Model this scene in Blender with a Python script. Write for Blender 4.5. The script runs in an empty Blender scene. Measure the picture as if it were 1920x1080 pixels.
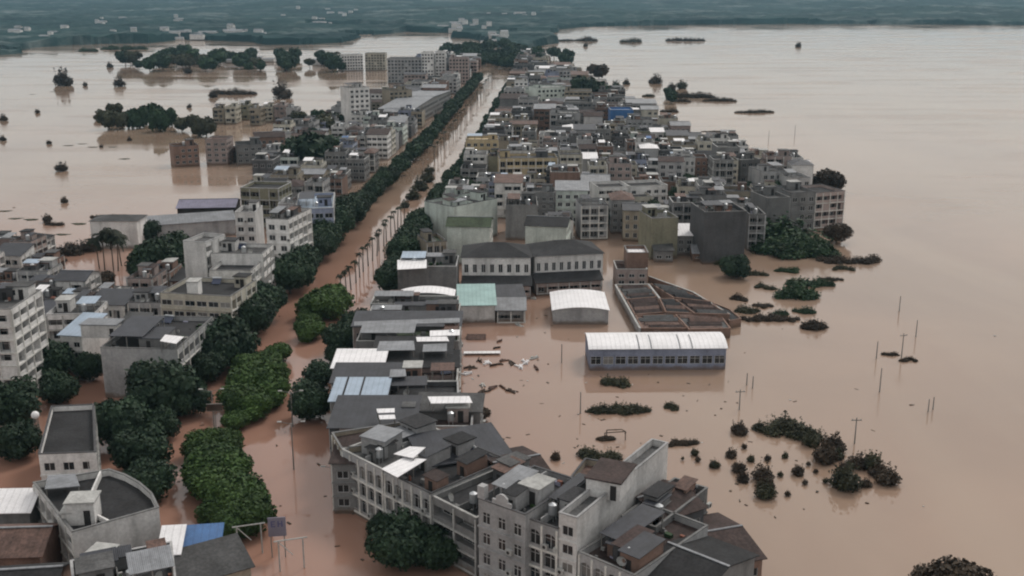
import bpy, math, random
import numpy as np
from mathutils import Vector, Matrix, noise
C = bpy.context.scene
COL = C.collection
R = math.radians
# ------------------------------------------------------------ camera, sky, sun, exposure
F, TH, HC = 2000.0, R(15.7), 75.0
cd = bpy.data.cameras.new('camera'); cam = bpy.data.objects.new('camera', cd); COL.objects.link(cam)
cam.location = (0, 0, HC); cam.rotation_euler = (R(90) - TH, 0, 0)
cd.sensor_width = 36; cd.lens = 36 * F / 1920; cd.clip_start = 1; cd.clip_end = 40000
C.camera = cam
w = bpy.data.worlds.new('World'); C.world = w; w.use_nodes = True
nt = w.node_tree; nt.nodes.clear()
sky = nt.nodes.new('ShaderNodeTexSky'); sky.sky_type = 'NISHITA'; sky.sun_disc = False
SUN_EL, SUN_AZ = R(48), R(35)
sky.sun_elevation = SUN_EL; sky.sun_rotation = SUN_AZ; sky.dust_density = 6; sky.air_density = 1.0
mx = nt.nodes.new('ShaderNodeMix'); mx.data_type = 'RGBA'; mx.inputs[0].default_value = .82
mx.inputs[7].default_value = (7.6, 7.35, 6.95, 1)          # the even cloud sheet over the clear-sky light
bg = nt.nodes.new('ShaderNodeBackground'); bg.inputs[1].default_value = .1
ow = nt.nodes.new('ShaderNodeOutputWorld')
nt.links.new(sky.outputs[0], mx.inputs[6]); nt.links.new(mx.outputs[2], bg.inputs[0]); nt.links.new(bg.outputs[0], ow.inputs[0])
sd = bpy.data.lights.new('sun', 'SUN'); sd.energy = 1.35; sd.angle = R(16); sd.color = (1, .96, .9)
so = bpy.data.objects.new('sun', sd); COL.objects.link(so)
sv = Vector((math.sin(SUN_AZ) * math.cos(SUN_EL), math.cos(SUN_AZ) * math.cos(SUN_EL), math.sin(SUN_EL)))
so.rotation_euler = sv.to_track_quat('Z', 'Y').to_euler(); so.location = (0, 0, 300)
C.view_settings.view_transform = 'Standard'; C.view_settings.look = 'None'
C.view_settings.exposure = .18; C.view_settings.gamma = 1
C.render.engine = 'CYCLES'
cy = C.cycles
cy.max_bounces = 5; cy.diffuse_bounces = 2; cy.glossy_bounces = 2; cy.transmission_bounces = 2; cy.volume_bounces = 0
cy.transparent_max_bounces = 4; cy.use_denoising = True; cy.filter_width = 2.1
cy.use_adaptive_sampling = True; cy.adaptive_threshold = .02

# ------------------------------------------------------------ pixel of the photograph -> point in the place
ct, st = math.cos(TH), math.sin(TH)
def P(px, py, z=0.0):
    x = (px - 960) / F; y = -(py - 540) / F
    t = (z - HC) / (-st + y * ct)
    return Vector((x * t, (ct + y * st) * t))
def PX(x, y, z=0.0):
    zz = z - HC; d = y * ct - zz * st
    return 960 + F * x / d, 540 - F * (y * st + zz * ct) / d

# ------------------------------------------------------------ materials
MATS = {}
def nn(t, k, **kw):
    n = t.nodes.new('ShaderNode' + k)
    for a, b in kw.items(): setattr(n, a, b)
    return n
def mat(name, col, rough=.85, var=.35, scale=.35, streak=0.0, bump=0.0, bscale=3.0, corr=0.0, rnd=.0, spec=.3, metal=0.0, col2=None, fine=.0, mud=False):
    if name in MATS: return MATS[name]
    m = bpy.data.materials.new(name); m.use_nodes = True; t = m.node_tree; b = t.nodes['Principled BSDF']; L = t.links.new
    b.inputs['Roughness'].default_value = rough; b.inputs['Specular IOR Level'].default_value = spec; b.inputs['Metallic'].default_value = metal
    tc = nn(t, 'TexCoord'); oi = nn(t, 'ObjectInfo')
    add = nn(t, 'VectorMath', operation='ADD'); L(tc.outputs['Object'], add.inputs[0])
    sc = nn(t, 'VectorMath', operation='SCALE'); L(oi.outputs['Location'], sc.inputs[0]); sc.inputs['Scale'].default_value = .37
    L(sc.outputs[0], add.inputs[1])
    n1 = nn(t, 'TexNoise'); n1.inputs['Scale'].default_value = scale; n1.inputs['Detail'].default_value = 5; n1.inputs['Roughness'].default_value = .62
    L(add.outputs[0], n1.inputs['Vector'])
    r1 = nn(t, 'MapRange'); r1.inputs[1].default_value = .3; r1.inputs[2].default_value = .7; L(n1.outputs[0], r1.inputs[0])
    mixc = nn(t, 'Mix', data_type='RGBA'); L(r1.outputs[0], mixc.inputs[0])
    c2 = col2 or tuple(c * (1 - var) for c in col)
    mixc.inputs[6].default_value = (*[min(1, c * (1 + var * .4)) for c in col], 1); mixc.inputs[7].default_value = (*c2, 1)
    out = mixc.outputs[2]
    def mul(o, fac_out, lo, hi, a=.35, bb=.75):
        r = nn(t, 'MapRange'); r.inputs[1].default_value = a; r.inputs[2].default_value = bb; r.inputs[3].default_value = hi; r.inputs[4].default_value = lo; L(fac_out, r.inputs[0])
        v = nn(t, 'VectorMath', operation='SCALE'); L(o, v.inputs[0]); L(r.outputs[0], v.inputs['Scale']); return v.outputs[0]
    if streak:
        mp = nn(t, 'Mapping'); mp.inputs['Scale'].default_value = (.55, .55, .07); L(add.outputs[0], mp.inputs[0])
        n2 = nn(t, 'TexNoise'); n2.inputs['Scale'].default_value = 1.0; n2.inputs['Detail'].default_value = 4; L(mp.outputs[0], n2.inputs['Vector'])
        out = mul(out, n2.outputs[0], 1 - streak, 1.0, .48, .72)
    if fine:
        n3 = nn(t, 'TexNoise'); n3.inputs['Scale'].default_value = 2.6; n3.inputs['Detail'].default_value = 3; L(add.outputs[0], n3.inputs['Vector'])
        out = mul(out, n3.outputs[0], 1 - fine, 1 + fine * .6, .35, .65)
    if rnd:
        out = mul(out, oi.outputs['Random'], 1 - rnd, 1 + rnd * .6, 0, 1)
    if mud:      # silt stain left by the flood on every wall, ragged upper edge
        ge = nn(t, 'NewGeometry'); sx = nn(t, 'SeparateXYZ'); L(ge.outputs['Position'], sx.inputs[0])
        n5 = nn(t, 'TexNoise'); n5.inputs['Scale'].default_value = .5; n5.inputs['Detail'].default_value = 4; L(ge.outputs['Position'], n5.inputs['Vector'])
        ma = nn(t, 'Math', operation='MULTIPLY_ADD'); L(n5.outputs[0], ma.inputs[0]); ma.inputs[1].default_value = -1.6; L(sx.outputs[2], ma.inputs[2])
        rr = nn(t, 'MapRange'); rr.inputs[1].default_value = -.4; rr.inputs[2].default_value = .35; rr.inputs[3].default_value = .8; rr.inputs[4].default_value = 0; L(ma.outputs[0], rr.inputs[0])
        mm = nn(t, 'Mix', data_type='RGBA'); L(rr.outputs[0], mm.inputs[0]); L(out, mm.inputs[6]); mm.inputs[7].default_value = (.13, .085, .06, 1); out = mm.outputs[2]
    if corr:     # overlapping sheet joints, dirt caught along each
        sw_ = nn(t, 'TexWave', wave_type='BANDS', bands_direction='X'); sw_.inputs['Scale'].default_value = .33; sw_.inputs['Distortion'].default_value = .4; sw_.inputs['Detail Scale'].default_value = 2; L(tc.outputs['Object'], sw_.inputs[0])
        out = mul(out, sw_.outputs[0], 1.0, .84, .0, .16)
    L(out, b.inputs['Base Color'])
    if corr:
        wv = nn(t, 'TexWave', wave_type='BANDS', bands_direction='X'); wv.inputs['Scale'].default_value = corr; L(tc.outputs['Object'], wv.inputs[0])
        bp = nn(t, 'Bump'); bp.inputs['Strength'].default_value = .5; bp.inputs['Distance'].default_value = .06; L(wv.outputs[0], bp.inputs['Height']); L(bp.outputs[0], b.inputs['Normal'])
    elif bump:
        n4 = nn(t, 'TexNoise'); n4.inputs['Scale'].default_value = bscale; n4.inputs['Detail'].default_value = 4; L(add.outputs[0], n4.inputs['Vector'])
        bp = nn(t, 'Bump'); bp.inputs['Strength'].default_value = .6; bp.inputs['Distance'].default_value = bump; L(n4.outputs[0], bp.inputs['Height']); L(bp.outputs[0], b.inputs['Normal'])
    MATS[name] = m; return m
def wallm(name, col, s=.3): return mat(name, col, .9, .25, .22, streak=s, fine=.12, rnd=.18, mud=True)
WH = wallm('white plaster', (.7, .69, .68)); CR = wallm('cream render', (.5, .47, .4)); GR = wallm('grey cement', (.2, .2, .2))
DG = wallm('dark cement', (.095, .095, .1)); PK = wallm('pinkish render', (.38, .31, .29)); BR = wallm('brick wall', (.23, .15, .12))
YB = wallm('beige yellow tile', (.52, .42, .27), .2); LG = wallm('light grey render', (.38, .38, .385)); GN = wallm('greenish white render', (.58, .64, .6))
BW = wallm('bluish white tile', (.27, .3, .4)); OL = wallm('olive render', (.24, .23, .17)); TN = wallm('tan render', (.33, .29, .23))
RD = mat('dark roof concrete', (.038, .038, .041), .9, .5, .22, fine=.3, rnd=.3); RG = mat('grey roof concrete', (.095, .095, .097), .9, .5, .2, fine=.25, rnd=.25)
RB = mat('brown roof tiles', (.065, .045, .042), .85, .45, .4, fine=.3, rnd=.25, corr=1.6); RR = mat('rusty roof sheet', (.14, .085, .07), .7, .5, .5, fine=.3, corr=1.9)
SW = mat('white metal sheet', (.82, .81, .83), .45, .14, .3, fine=.06, corr=1.5); SG = mat('grey metal sheet', (.23, .24, .26), .5, .35, .4, fine=.1, rnd=.15, corr=1.5)
SB = mat('blue metal sheet', (.05, .14, .33), .45, .25, .4, fine=.1, corr=1.5); SP = mat('pale blue sheet', (.34, .42, .52), .4, .2, .3, fine=.05, corr=1.5)
ST = mat('teal metal sheet', (.3, .45, .44), .45, .2, .3, fine=.05, corr=1.5); SD = mat('dark slate sheet', (.045, .048, .06), .55, .4, .4, fine=.15, rnd=.2, corr=1.5)
SV = mat('violet grey sheet', (.2, .19, .27), .5, .3, .4, fine=.1, corr=1.5); RGN = mat('mossy green roof', (.06, .08, .05), .95, .5, .4, fine=.35)
GL = mat('dark window glass', (.018, .022, .026), .12, .3, .3, spec=.6, rnd=.3); FR = mat('pale window frame', (.5, .5, .5), .6, .1); DK = mat('dark interior', (.03, .028, .028), .9, .3)
PC = mat('pale concrete', (.4, .4, .39), .9, .3, .5, fine=.15); WD = mat('dark timber', (.07, .05, .04), .9, .4, .6); STL = mat('stainless tank', (.5, .52, .54), .3, .1, metal=.7)
TK = mat('bark', (.1, .08, .06), .95, .4, 1.0); MP = mat('metal pole', (.22, .21, .2), .6, .3); RED = mat('terracotta', (.25, .11, .08), .85, .3)
CUR = mat('curtained window', (.2, .19, .18), .5, .3, spec=.5, rnd=.5); WF = mat('whitewashed frame', (.66, .65, .62), .9, .25, .5, fine=.12, streak=.25)
CLO = mat('faded cloth', (.35, .35, .45), .9, .5, 2.0); SOL = mat('solar collector', (.02, .03, .07), .2, .2, spec=.6)
def leafm(name, a, b):
    return mat(name, a, .7, .4, .55, col2=b, fine=.28, rnd=.22, spec=.25)
LD = leafm('dark ficus leaves', (.028, .054, .027), (.013, .028, .016)); LB = leafm('bright green leaves', (.052, .096, .022), (.022, .048, .013))
LM = leafm('mid green leaves', (.035, .07, .028), (.016, .035, .018)); LO = leafm('olive scrub leaves', (.055, .058, .03), (.026, .026, .016)); LN = leafm('brown wet scrub', (.062, .045, .03), (.028, .02, .015))
LP = leafm('palm frond green', (.03, .042, .022), (.02, .022, .014))

# ------------------------------------------------------------ mesh building
class MB:
    def __init__(s): s.v = []; s.f = []; s.m = []
    def q(s, *pts, mi=0):
        n = len(s.v); s.v.extend(tuple(p) for p in pts); s.f.append(tuple(range(n, n + len(pts)))); s.m.append(mi)
    def box(s, x0, x1, y0, y1, z0, z1, mi=0, X=None):
        n = len(s.v); pts = [(x0, y0, z0), (x1, y0, z0), (x1, y1, z0), (x0, y1, z0), (x0, y0, z1), (x1, y0, z1), (x1, y1, z1), (x0, y1, z1)]
        if X: pts = [tuple(X(Vector(p))) for p in pts]
        s.v.extend(pts)
        for f in ((3, 2, 1, 0), (4, 5, 6, 7), (0, 1, 5, 4), (1, 2, 6, 5), (2, 3, 7, 6), (3, 0, 4, 7)):
            s.f.append(tuple(n + i for i in f)); s.m.append(mi)
    def prism(s, poly, z0, z1, mi=0):
        k = len(poly); n = len(s.v)
        s.v.extend((p[0], p[1], z0) for p in poly); s.v.extend((p[0], p[1], z1) for p in poly)
        s.f.append(tuple(n + i for i in range(k - 1, -1, -1))); s.f.append(tuple(n + k + i for i in range(k))); s.m += [mi, mi]
        for i in range(k):
            j = (i + 1) % k; s.f.append((n + i, n + j, n + k + j, n + k + i)); s.m.append(mi)
    def tube(s, a, b, r0, r1=None, k=6, mi=0, cap=True):
        a = Vector(a); b = Vector(b); r1 = r0 if r1 is None else r1; d = (b - a).normalized()
        u = d.orthogonal().normalized(); v = d.cross(u); n = len(s.v)
        for c, r in ((a, r0), (b, r1)):
            for i in range(k):
                t = 2 * math.pi * i / k; s.v.append(tuple(c + (u * math.cos(t) + v * math.sin(t)) * r))
        for i in range(k):
            j = (i + 1) % k; s.f.append((n + i, n + j, n + k + j, n + k + i)); s.m.append(mi)
        if cap: s.f.append(tuple(n + k + i for i in range(k))); s.m.append(mi)
    def mesh(s, name, mats):
        me = bpy.data.meshes.new(name); me.from_pydata(s.v, [], s.f)
        for m in mats: me.materials.append(m)
        if len(mats) > 1: me.polygons.foreach_set('material_index', s.m)
        me.update(); return me
    def build(s, name, mats, parent=None, **kw):
        if not isinstance(mats, (list, tuple)): mats = [mats]
        return link(name, s.mesh(name, mats), parent, **kw)
def link(name, data, parent=None, loc=None, rot=None, **kw):
    o = bpy.data.objects.new(name, data); COL.objects.link(o)
    if parent is not None: o.parent = parent
    if loc is not None: o.location = loc
    if rot is not None: o.rotation_euler = rot
    for k, v in kw.items(): o[k] = v
    return o
def thing(name, label, cat, loc=(0, 0, 0), rz=0.0, group=None):
    o = link(name, None, None, loc, (0, 0, rz)); o.empty_display_size = 1
    o['label'] = label; o['category'] = cat
    if group: o['group'] = group
    return o
MC = {}
def cached(key, fn):
    if key not in MC: MC[key] = fn()
    return MC[key]

# ------------------------------------------------------------ windows
def win_mesh(w_, h_, arch):
    m = MB(); t = .07
    m.box(-w_/2, -w_/2 + t, -.05, .05, 0, h_); m.box(w_/2 - t, w_/2, -.05, .05, 0, h_)
    m.box(-w_/2 + t, w_/2 - t, -.05, .05, 0, t); m.box(-w_/2 + t, w_/2 - t, -.05, .05, h_ - t, h_)
    m.box(-.035, .035, -.04, .04, t, h_ - t)
    if h_ > 1.3: m.box(-w_/2 + t, w_/2 - t, -.03, .03, h_ * .68, h_ * .68 + .06)
    return m.mesh('window', [FR])
def pane_mesh(w_, h_, g):
    m = MB(); m.box(-w_/2 + .06, w_/2 - .06, -.012, .012, .06, h_ - .06); return m.mesh('pane', [g])
def winboth(w_, h_):
    m = MB(); t = .08
    for a in ((-w_/2, -w_/2 + t, 0, h_), (w_/2 - t, w_/2, 0, h_), (-w_/2 + t, w_/2 - t, 0, t), (-w_/2 + t, w_/2 - t, h_ - t, h_), (-.04, .04, t, h_ - t)):
        m.box(a[0], a[1], -.05, .05, a[2], a[3], 0)
    m.box(-w_/2 + .07, w_/2 - .07, -.012, .012, .07, h_ - .07, 1)
    return m.mesh('window', [FR, GL])

# ------------------------------------------------------------ facades
BAY = dict(w=2.7, f=2.9, a=2.15, g=2.6, s=2.1, b=99, l=3.6)
def facade(M, p0, p1, z0, z1, style, fh, wins, rng, FM=None):
    """wall from p0 to p1 (outward on the right hand), openings cut in and given real reveals"""
    p0 = Vector((p0[0], p0[1])); p1 = Vector((p1[0], p1[1])); L = (p1 - p0).length
    d = (p1 - p0) / L; n = Vector((d.y, -d.x))
    def pt(u, z, o=0.0): return (p0.x + d.x * u + n.x * o, p0.y + d.y * u + n.y * o, z)
    top = z1 - z0
    nf = max(1, int(round(top / fh))); 
    if style == 'b' or L < 1.6:
        M.q(pt(0, -3), pt(L, -3), pt(L, z1), pt(0, z1)); return
    nb = max(1, int(round(L / BAY[style]))); bw = L / nb; fhh = (z1 - .9 - z0) / nf
    M.q(pt(0, -3), pt(L, -3), pt(L, z0), pt(0, z0)); M.q(pt(0, z1 - .9), pt(L, z1 - .9), pt(L, z1), pt(0, z1))
    ang = math.atan2(d.y, d.x)
    for k in range(nf):
        za, zb = z0 + k * fhh, z0 + (k + 1) * fhh
        for i in range(nb):
            ua, ub = i * bw, (i + 1) * bw; st_ = style
            if st_ in 'wf' and rng.random() < .08: M.q(pt(ua, za), pt(ub, za), pt(ub, zb), pt(ua, zb)); continue
            if st_ == 'w': ww = min(1.7, bw * .58); hh = min(1.55, fhh * .52); sill = fhh * .27; dep = .18
            elif st_ == 's': ww = bw * .5; hh = fhh * .55; sill = fhh * .2; dep = .2
            elif st_ == 'g': ww = bw * .84; hh = fhh * .5; sill = fhh * .3; dep = .18
            elif st_ == 'f': ww = bw * .86; hh = fhh * .82; sill = fhh * .06; dep = 1.1
            elif st_ == 'l': ww = bw * .9; hh = fhh * .62; sill = fhh * .3; dep = 1.4
            else: ww = bw * .76; hh = fhh * .84; sill = fhh * .08; dep = .4
            a, b = (ua + ub) / 2 - ww / 2, (ua + ub) / 2 + ww / 2; c, e = za + sill, za + sill + hh
            if st_ == 'a':
                r = ww / 2; spring = e - r * .75; cx = (a + b) / 2
                arc = [(cx + r * math.cos(t), spring + r * .75 * math.sin(t)) for t in [math.pi * j / 8 for j in range(9)]]   # right to left
                M.q(pt(ua, za), pt(ub, za), pt(ub, c), pt(ua, c)); M.q(pt(ua, c), pt(a, c), pt(a, spring), pt(ua, spring)); M.q(pt(b, c), pt(ub, c), pt(ub, spring), pt(b, spring))
                M.q(pt(b, spring), pt(ub, spring), pt(ub, zb), *[pt(u, z) for u, z in [(cx, zb)] + arc[4::-1][:4] ][0:6])
                M.q(pt(ua, spring), pt(a, spring), *[pt(u, z) for u, z in arc[7:3:-1]], pt(cx, zb), pt(ua, zb))
                ring = [(a, c), (b, c)] + arc
                for j in range(len(ring)):
                    (u1, z1_), (u2, z2_) = ring[j], ring[(j + 1) % len(ring)]
                    if abs(u1 - u2) + abs(z1_ - z2_) > 1e-4: M.q(pt(u1, z1_), pt(u2, z2_), pt(u2, z2_, -dep), pt(u1, z1_, -dep))
                M.q(*[pt(u, z, -dep) for u, z in ring if True][:2], pt(b, e, -dep), pt(a, e, -dep))
                wins.append((pt((a + b) / 2, c + .02, -dep + .07), ang, round(ww, 1), round(hh * .97, 1)))
                M.box(a, b, -.1, 0, c, c + .3, X=lambda p, p0=p0: Vector(pt(p.x, p.z, p.y)))
                continue
            M.q(pt(ua, za), pt(ub, za), pt(ub, c), pt(ua, c)); M.q(pt(ua, e), pt(ub, e), pt(ub, zb), pt(ua, zb))
            M.q(pt(ua, c), pt(a, c), pt(a, e), pt(ua, e)); M.q(pt(b, c), pt(ub, c), pt(ub, e), pt(b, e))
            M.q(pt(a, c), pt(b, c), pt(b, c, -dep), pt(a, c, -dep)); M.q(pt(a, e, -dep), pt(b, e, -dep), pt(b, e), pt(a, e))
            M.q(pt(a, c, -dep), pt(a, e, -dep), pt(a, e), pt(a, c)); M.q(pt(b, c), pt(b, e), pt(b, e, -dep), pt(b, c, -dep))
            M.q(pt(a, c, -dep), pt(b, c, -dep), pt(b, e, -dep), pt(a, e, -dep))
            if st_ in 'fl':
                wins.append((pt((a + b) / 2, c + .1, -dep + .07), ang, round(ww * rng.choice((.7, .9, .95)), 1), round(hh * .88, 1)))
                rh = .9 if st_ == 'f' else .35
                if rng.random() < .8: M.box(a, b, -.12, 0, c, c + rh, X=lambda p: Vector(pt(p.x, p.z, p.y)))
            else:
                wins.append((pt((a + b) / 2, c, -dep + .07), ang, round(ww, 1), round(hh, 1)))
        if style != 'g' or k: (FM if style in 'fal' and FM is not None else M).box(-.08, L + .08, .002, .16, za - .12, za + .12, X=lambda p: Vector(pt(p.x, p.z, p.y)))
    if style in 'fal':
        for i in range(nb + 1):
            u = min(max(i * bw, .13), L - .13); (FM or M).box(u - .13, u + .13, .003, .13, z0 + .13, z1 - .3, X=lambda p: Vector(pt(p.x, p.z, p.y)))

def inset(poly, t):
    n = len(poly); out = []
    for i in range(n):
        a, b, c = Vector(poly[i - 1]), Vector(poly[i]), Vector(poly[(i + 1) % n])
        d1 = (b - a).normalized(); d2 = (c - b).normalized(); n1 = Vector((-d1.y, d1.x)); n2 = Vector((-d2.y, d2.x))
        m = (n1 + n2); m = m / max(.3, m.length_squared) * 2
        out.append(tuple(b + m * t))
    return out

# ------------------------------------------------------------ roof furniture
def tank_mesh():
    m = MB(); m.tube((0, 0, .9), (0, 0, 2.2), .55, .55, 10); m.tube((0, 0, 2.2), (0, 0, 2.45), .55, .12, 10)
    for a in (0, 1, 2, 3): t = math.pi / 4 + a * math.pi / 2; m.tube((.45 * math.cos(t), .45 * math.sin(t), 0), (.45 * math.cos(t), .45 * math.sin(t), .9), .05, .05, 4)
    return m.mesh('water_tank', [STL])
def solar_mesh():
    m = MB(); n = Vector((0, 0, 1))
    m.q((-1, -.8, .25), (1, -.8, .25), (1, .6, 1.15), (-1, .6, 1.15)); m.q((-1, .6, 1.1), (1, .6, 1.1), (1, -.8, .2), (-1, -.8, .2))
    m.tube((-1, .7, 1.25), (1, .7, 1.25), .24, .24, 8, mi=1)
    for x in (-.8, .8): m.tube((x, .65, 0), (x, .65, 1.1), .03, .03, 4, mi=1); m.tube((x, -.75, 0), (x, -.75, .25), .03, .03, 4, mi=1)
    return m.mesh('solar_heater', [SOL, STL])
def dish_mesh():
    m = MB(); c = Vector((0, 0, 1.1)); k = 10
    for r0, r1, z0, z1 in ((0, .35, 0, .08), (.35, .65, .08, .28)):
        for i in range(k):
            a, b = 2 * math.pi * i / k, 2 * math.pi * (i + 1) / k
            m.q(*[(r * math.cos(t), -z, 1.1 + r * math.sin(t)) for r, t, z in ((r0, a, z0), (r1, a, z1), (r1, b, z1), (r0, b, z0))])
    m.tube((0, .1, 0), (0, .1, 1.1), .05, .05, 5); return m.mesh('satellite_dish', [PC])
def ac_mesh():
    m = MB(); m.box(-.45, .45, -.45, -.02, 0, .65); m.tube((0, -.45, .33), (0, -.47, .33), .24, .24, 8, mi=1); return m.mesh('air_conditioner', [PC, DK])
def stairhead(root, x, y, w_, d_, z, h, wall, roofm, rng, near):
    m = MB(); m.box(x, x + w_, y, y + d_, z, z + h); o = m.build('stair_head', wall, root)
    r = MB(); r.box(x - .25, x + w_ + .25, y - .25, y + d_ + .25, z + h + .003, z + h + .18); r.build('stair_head_roof', roofm, o)
    dr = MB(); dr.box(x + w_ * .5, x + w_ * .5 + .9, y - .06, y + .02, z + .02, z + 2.0)
    dr.build('door', DK, o)
    if near and w_ > 2.6:
        wd = MB(); wd.box(x + w_ * .14, x + w_ * .14 + .8, y - .05, y + .02, z + .9, z + 1.9); wd.build('window', GL, o)
def canopy_local(root, x0, x1, y0, y1, z, h0, h1, m_, posts=True):
    """sheet roof on posts; h0 front height, h1 back height above z"""
    m = MB(); t = .07
    m.v += [(x0, y0, z + h0), (x1, y0, z + h0), (x1, y1, z + h1), (x0, y1, z + h1), (x0, y0, z + h0 + t), (x1, y0, z + h0 + t), (x1, y1, z + h1 + t), (x0, y1, z + h1 + t)]
    m.f += [(3, 2, 1, 0), (4, 5, 6, 7), (0, 1, 5, 4), (1, 2, 6, 5), (2, 3, 7, 6), (3, 0, 4, 7)]; m.m += [0] * 6
    o = m.build('sheet_canopy', m_, root)
    if posts:
        p = MB()
        for x in (x0 + .25, (x0 + x1) / 2, x1 - .25):
            for y, hh in ((y0 + .25, h0), (y1 - .25, h1)): p.box(x - .07, x + .07, y - .07, y + .07, z, z + hh)
        p.build('canopy_posts', MP, o, kind='stuff')
    return o
def clutter(root, x0, x1, y0, y1, z, rng, lvl, wall, near):
    w_, d_ = x1 - x0, y1 - y0
    if w_ < 3.4 or d_ < 3.4 or lvl == 0: return []
    feats = []
    r = rng.random(); sw = min(w_ * .45, rng.uniform(2.6, 4.2)); sdp = min(d_ * .45, rng.uniform(2.8, 4.5))
    left = rng.random() < .5; back = rng.random() < .6
    if rng.random() < .75:
        sx = x0 + .3 if left else x1 - sw - .3; sy = y1 - sdp - .3 if back else y0 + d_ * .3
        stairhead(root, sx, sy, sw, sdp, z, 2.5, wall, rng.choice((RG, RD, PC)), rng, near); feats.append('stairhead')
    else: sw = 0
    r = rng.random()
    if r < (.42 if lvl < 2 else .55):
        cx0, cx1 = (x0 + .2, x0 + .2 + (w_ - .6) * rng.uniform(.45, .6)) if (not left or sw == 0) else (x1 - .2 - (w_ - .6) * rng.uniform(.4, .5), x1 - .2)
        mm, nm = rng.choice(((SG, 'grey'), (SG, 'grey'), (SD, 'dark'), (SP, 'pale blue') if rng.random() < .4 else (SD, 'dark'), (SB, 'blue') if rng.random() < .12 and not near else (SW, 'white'), (RR, 'rusty'), (SD, 'dark')))
        cy0 = y0 + rng.uniform(.2, .3 * d_); canopy_local(root, cx0, cx1, cy0, cy0 + d_ * rng.uniform(.4, .6), z, 2.3, 2.3 + rng.uniform(.2, .7), mm); feats.append(nm + ' sheet canopy')
    if lvl > 1 or rng.random() < .3:
        tx = rng.uniform(x0 + .9, x1 - .9); ty = rng.uniform(y0 + .8, y0 + .25 * d_ + .8)
        link('water_tank', cached('tank', tank_mesh), root, (tx, ty, z)); feats.append('water tank')
    if near and rng.random() < .5: link('solar_heater', cached('solar', solar_mesh), root, (rng.uniform(x0 + 1.3, x1 - 1.3), y1 - 1.2, z), (0, 0, rng.uniform(-.3, .3)))
    if near and rng.random() < .3: link('satellite_dish', cached('dish', dish_mesh), root, (rng.uniform(x0 + 1, x1 - 1), y0 + 1.2, z), (0, 0, rng.uniform(-.8, .8)))
    if lvl > 1:
        for _ in range(rng.randint(1, 3) if near else 1):
            sw2, sd2 = rng.uniform(1.6, w_ * .4), rng.uniform(1.6, d_ * .35); sx, sy = rng.uniform(x0, x1 - sw2), rng.uniform(y0 + .3, y1 - sd2); hh = rng.uniform(1.5, 2.3)
            m = MB(); m.box(sx, sx + sw2, sy, sy + sd2, z, z + hh); o = m.build('roof_shed', rng.choice((wall, GR, DG, BR)), root)
            m = MB(); k = rng.uniform(.1, .5); m.v = [(sx - .2, sy - .3, z + hh), (sx + sw2 + .2, sy - .3, z + hh), (sx + sw2 + .2, sy + sd2 + .2, z + hh + k), (sx - .2, sy + sd2 + .2, z + hh + k)]; m.v += [(p[0], p[1], p[2] + .08) for p in m.v]
            m.f = [(3, 2, 1, 0), (4, 5, 6, 7), (0, 1, 5, 4), (1, 2, 6, 5), (2, 3, 7, 6), (3, 0, 4, 7)]; m.m = [0] * 6; m.build('shed_roof', rng.choice((SG, SD, RR, RD, RB, SD)), o)
            m = MB(); m.box(sx + sw2 * .3, sx + sw2 * .3 + .8, sy - .05, sy + .02, z, z + 1.5); m.build('door', DK, o)
    if near and lvl > 1:
        m = MB()
        for _ in range(rng.randint(10, 26)):
            x, y = rng.uniform(x0 + .4, x1 - .4), rng.uniform(y0 + .4, y1 - .4); s = rng.uniform(.12, .5); m.box(x - s, x + s, y - s * .6, y + s * .6, z, z + rng.uniform(.15, .8), mi=rng.choice((0, 1, 1, 2, 3, 3, 4)))
        m.build('roof_clutter', [PC, LM, RED, GR, CLO], root, kind='stuff')
        if rng.random() < .7:
            x = rng.uniform(x0 + w_ * .3, x0 + w_ * .7); m = MB(); m.box(x, x + .15, y0 + .3, y1 - .3, z, z + 1.1); m.build('partition_wall', wall, root)
    return feats

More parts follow.
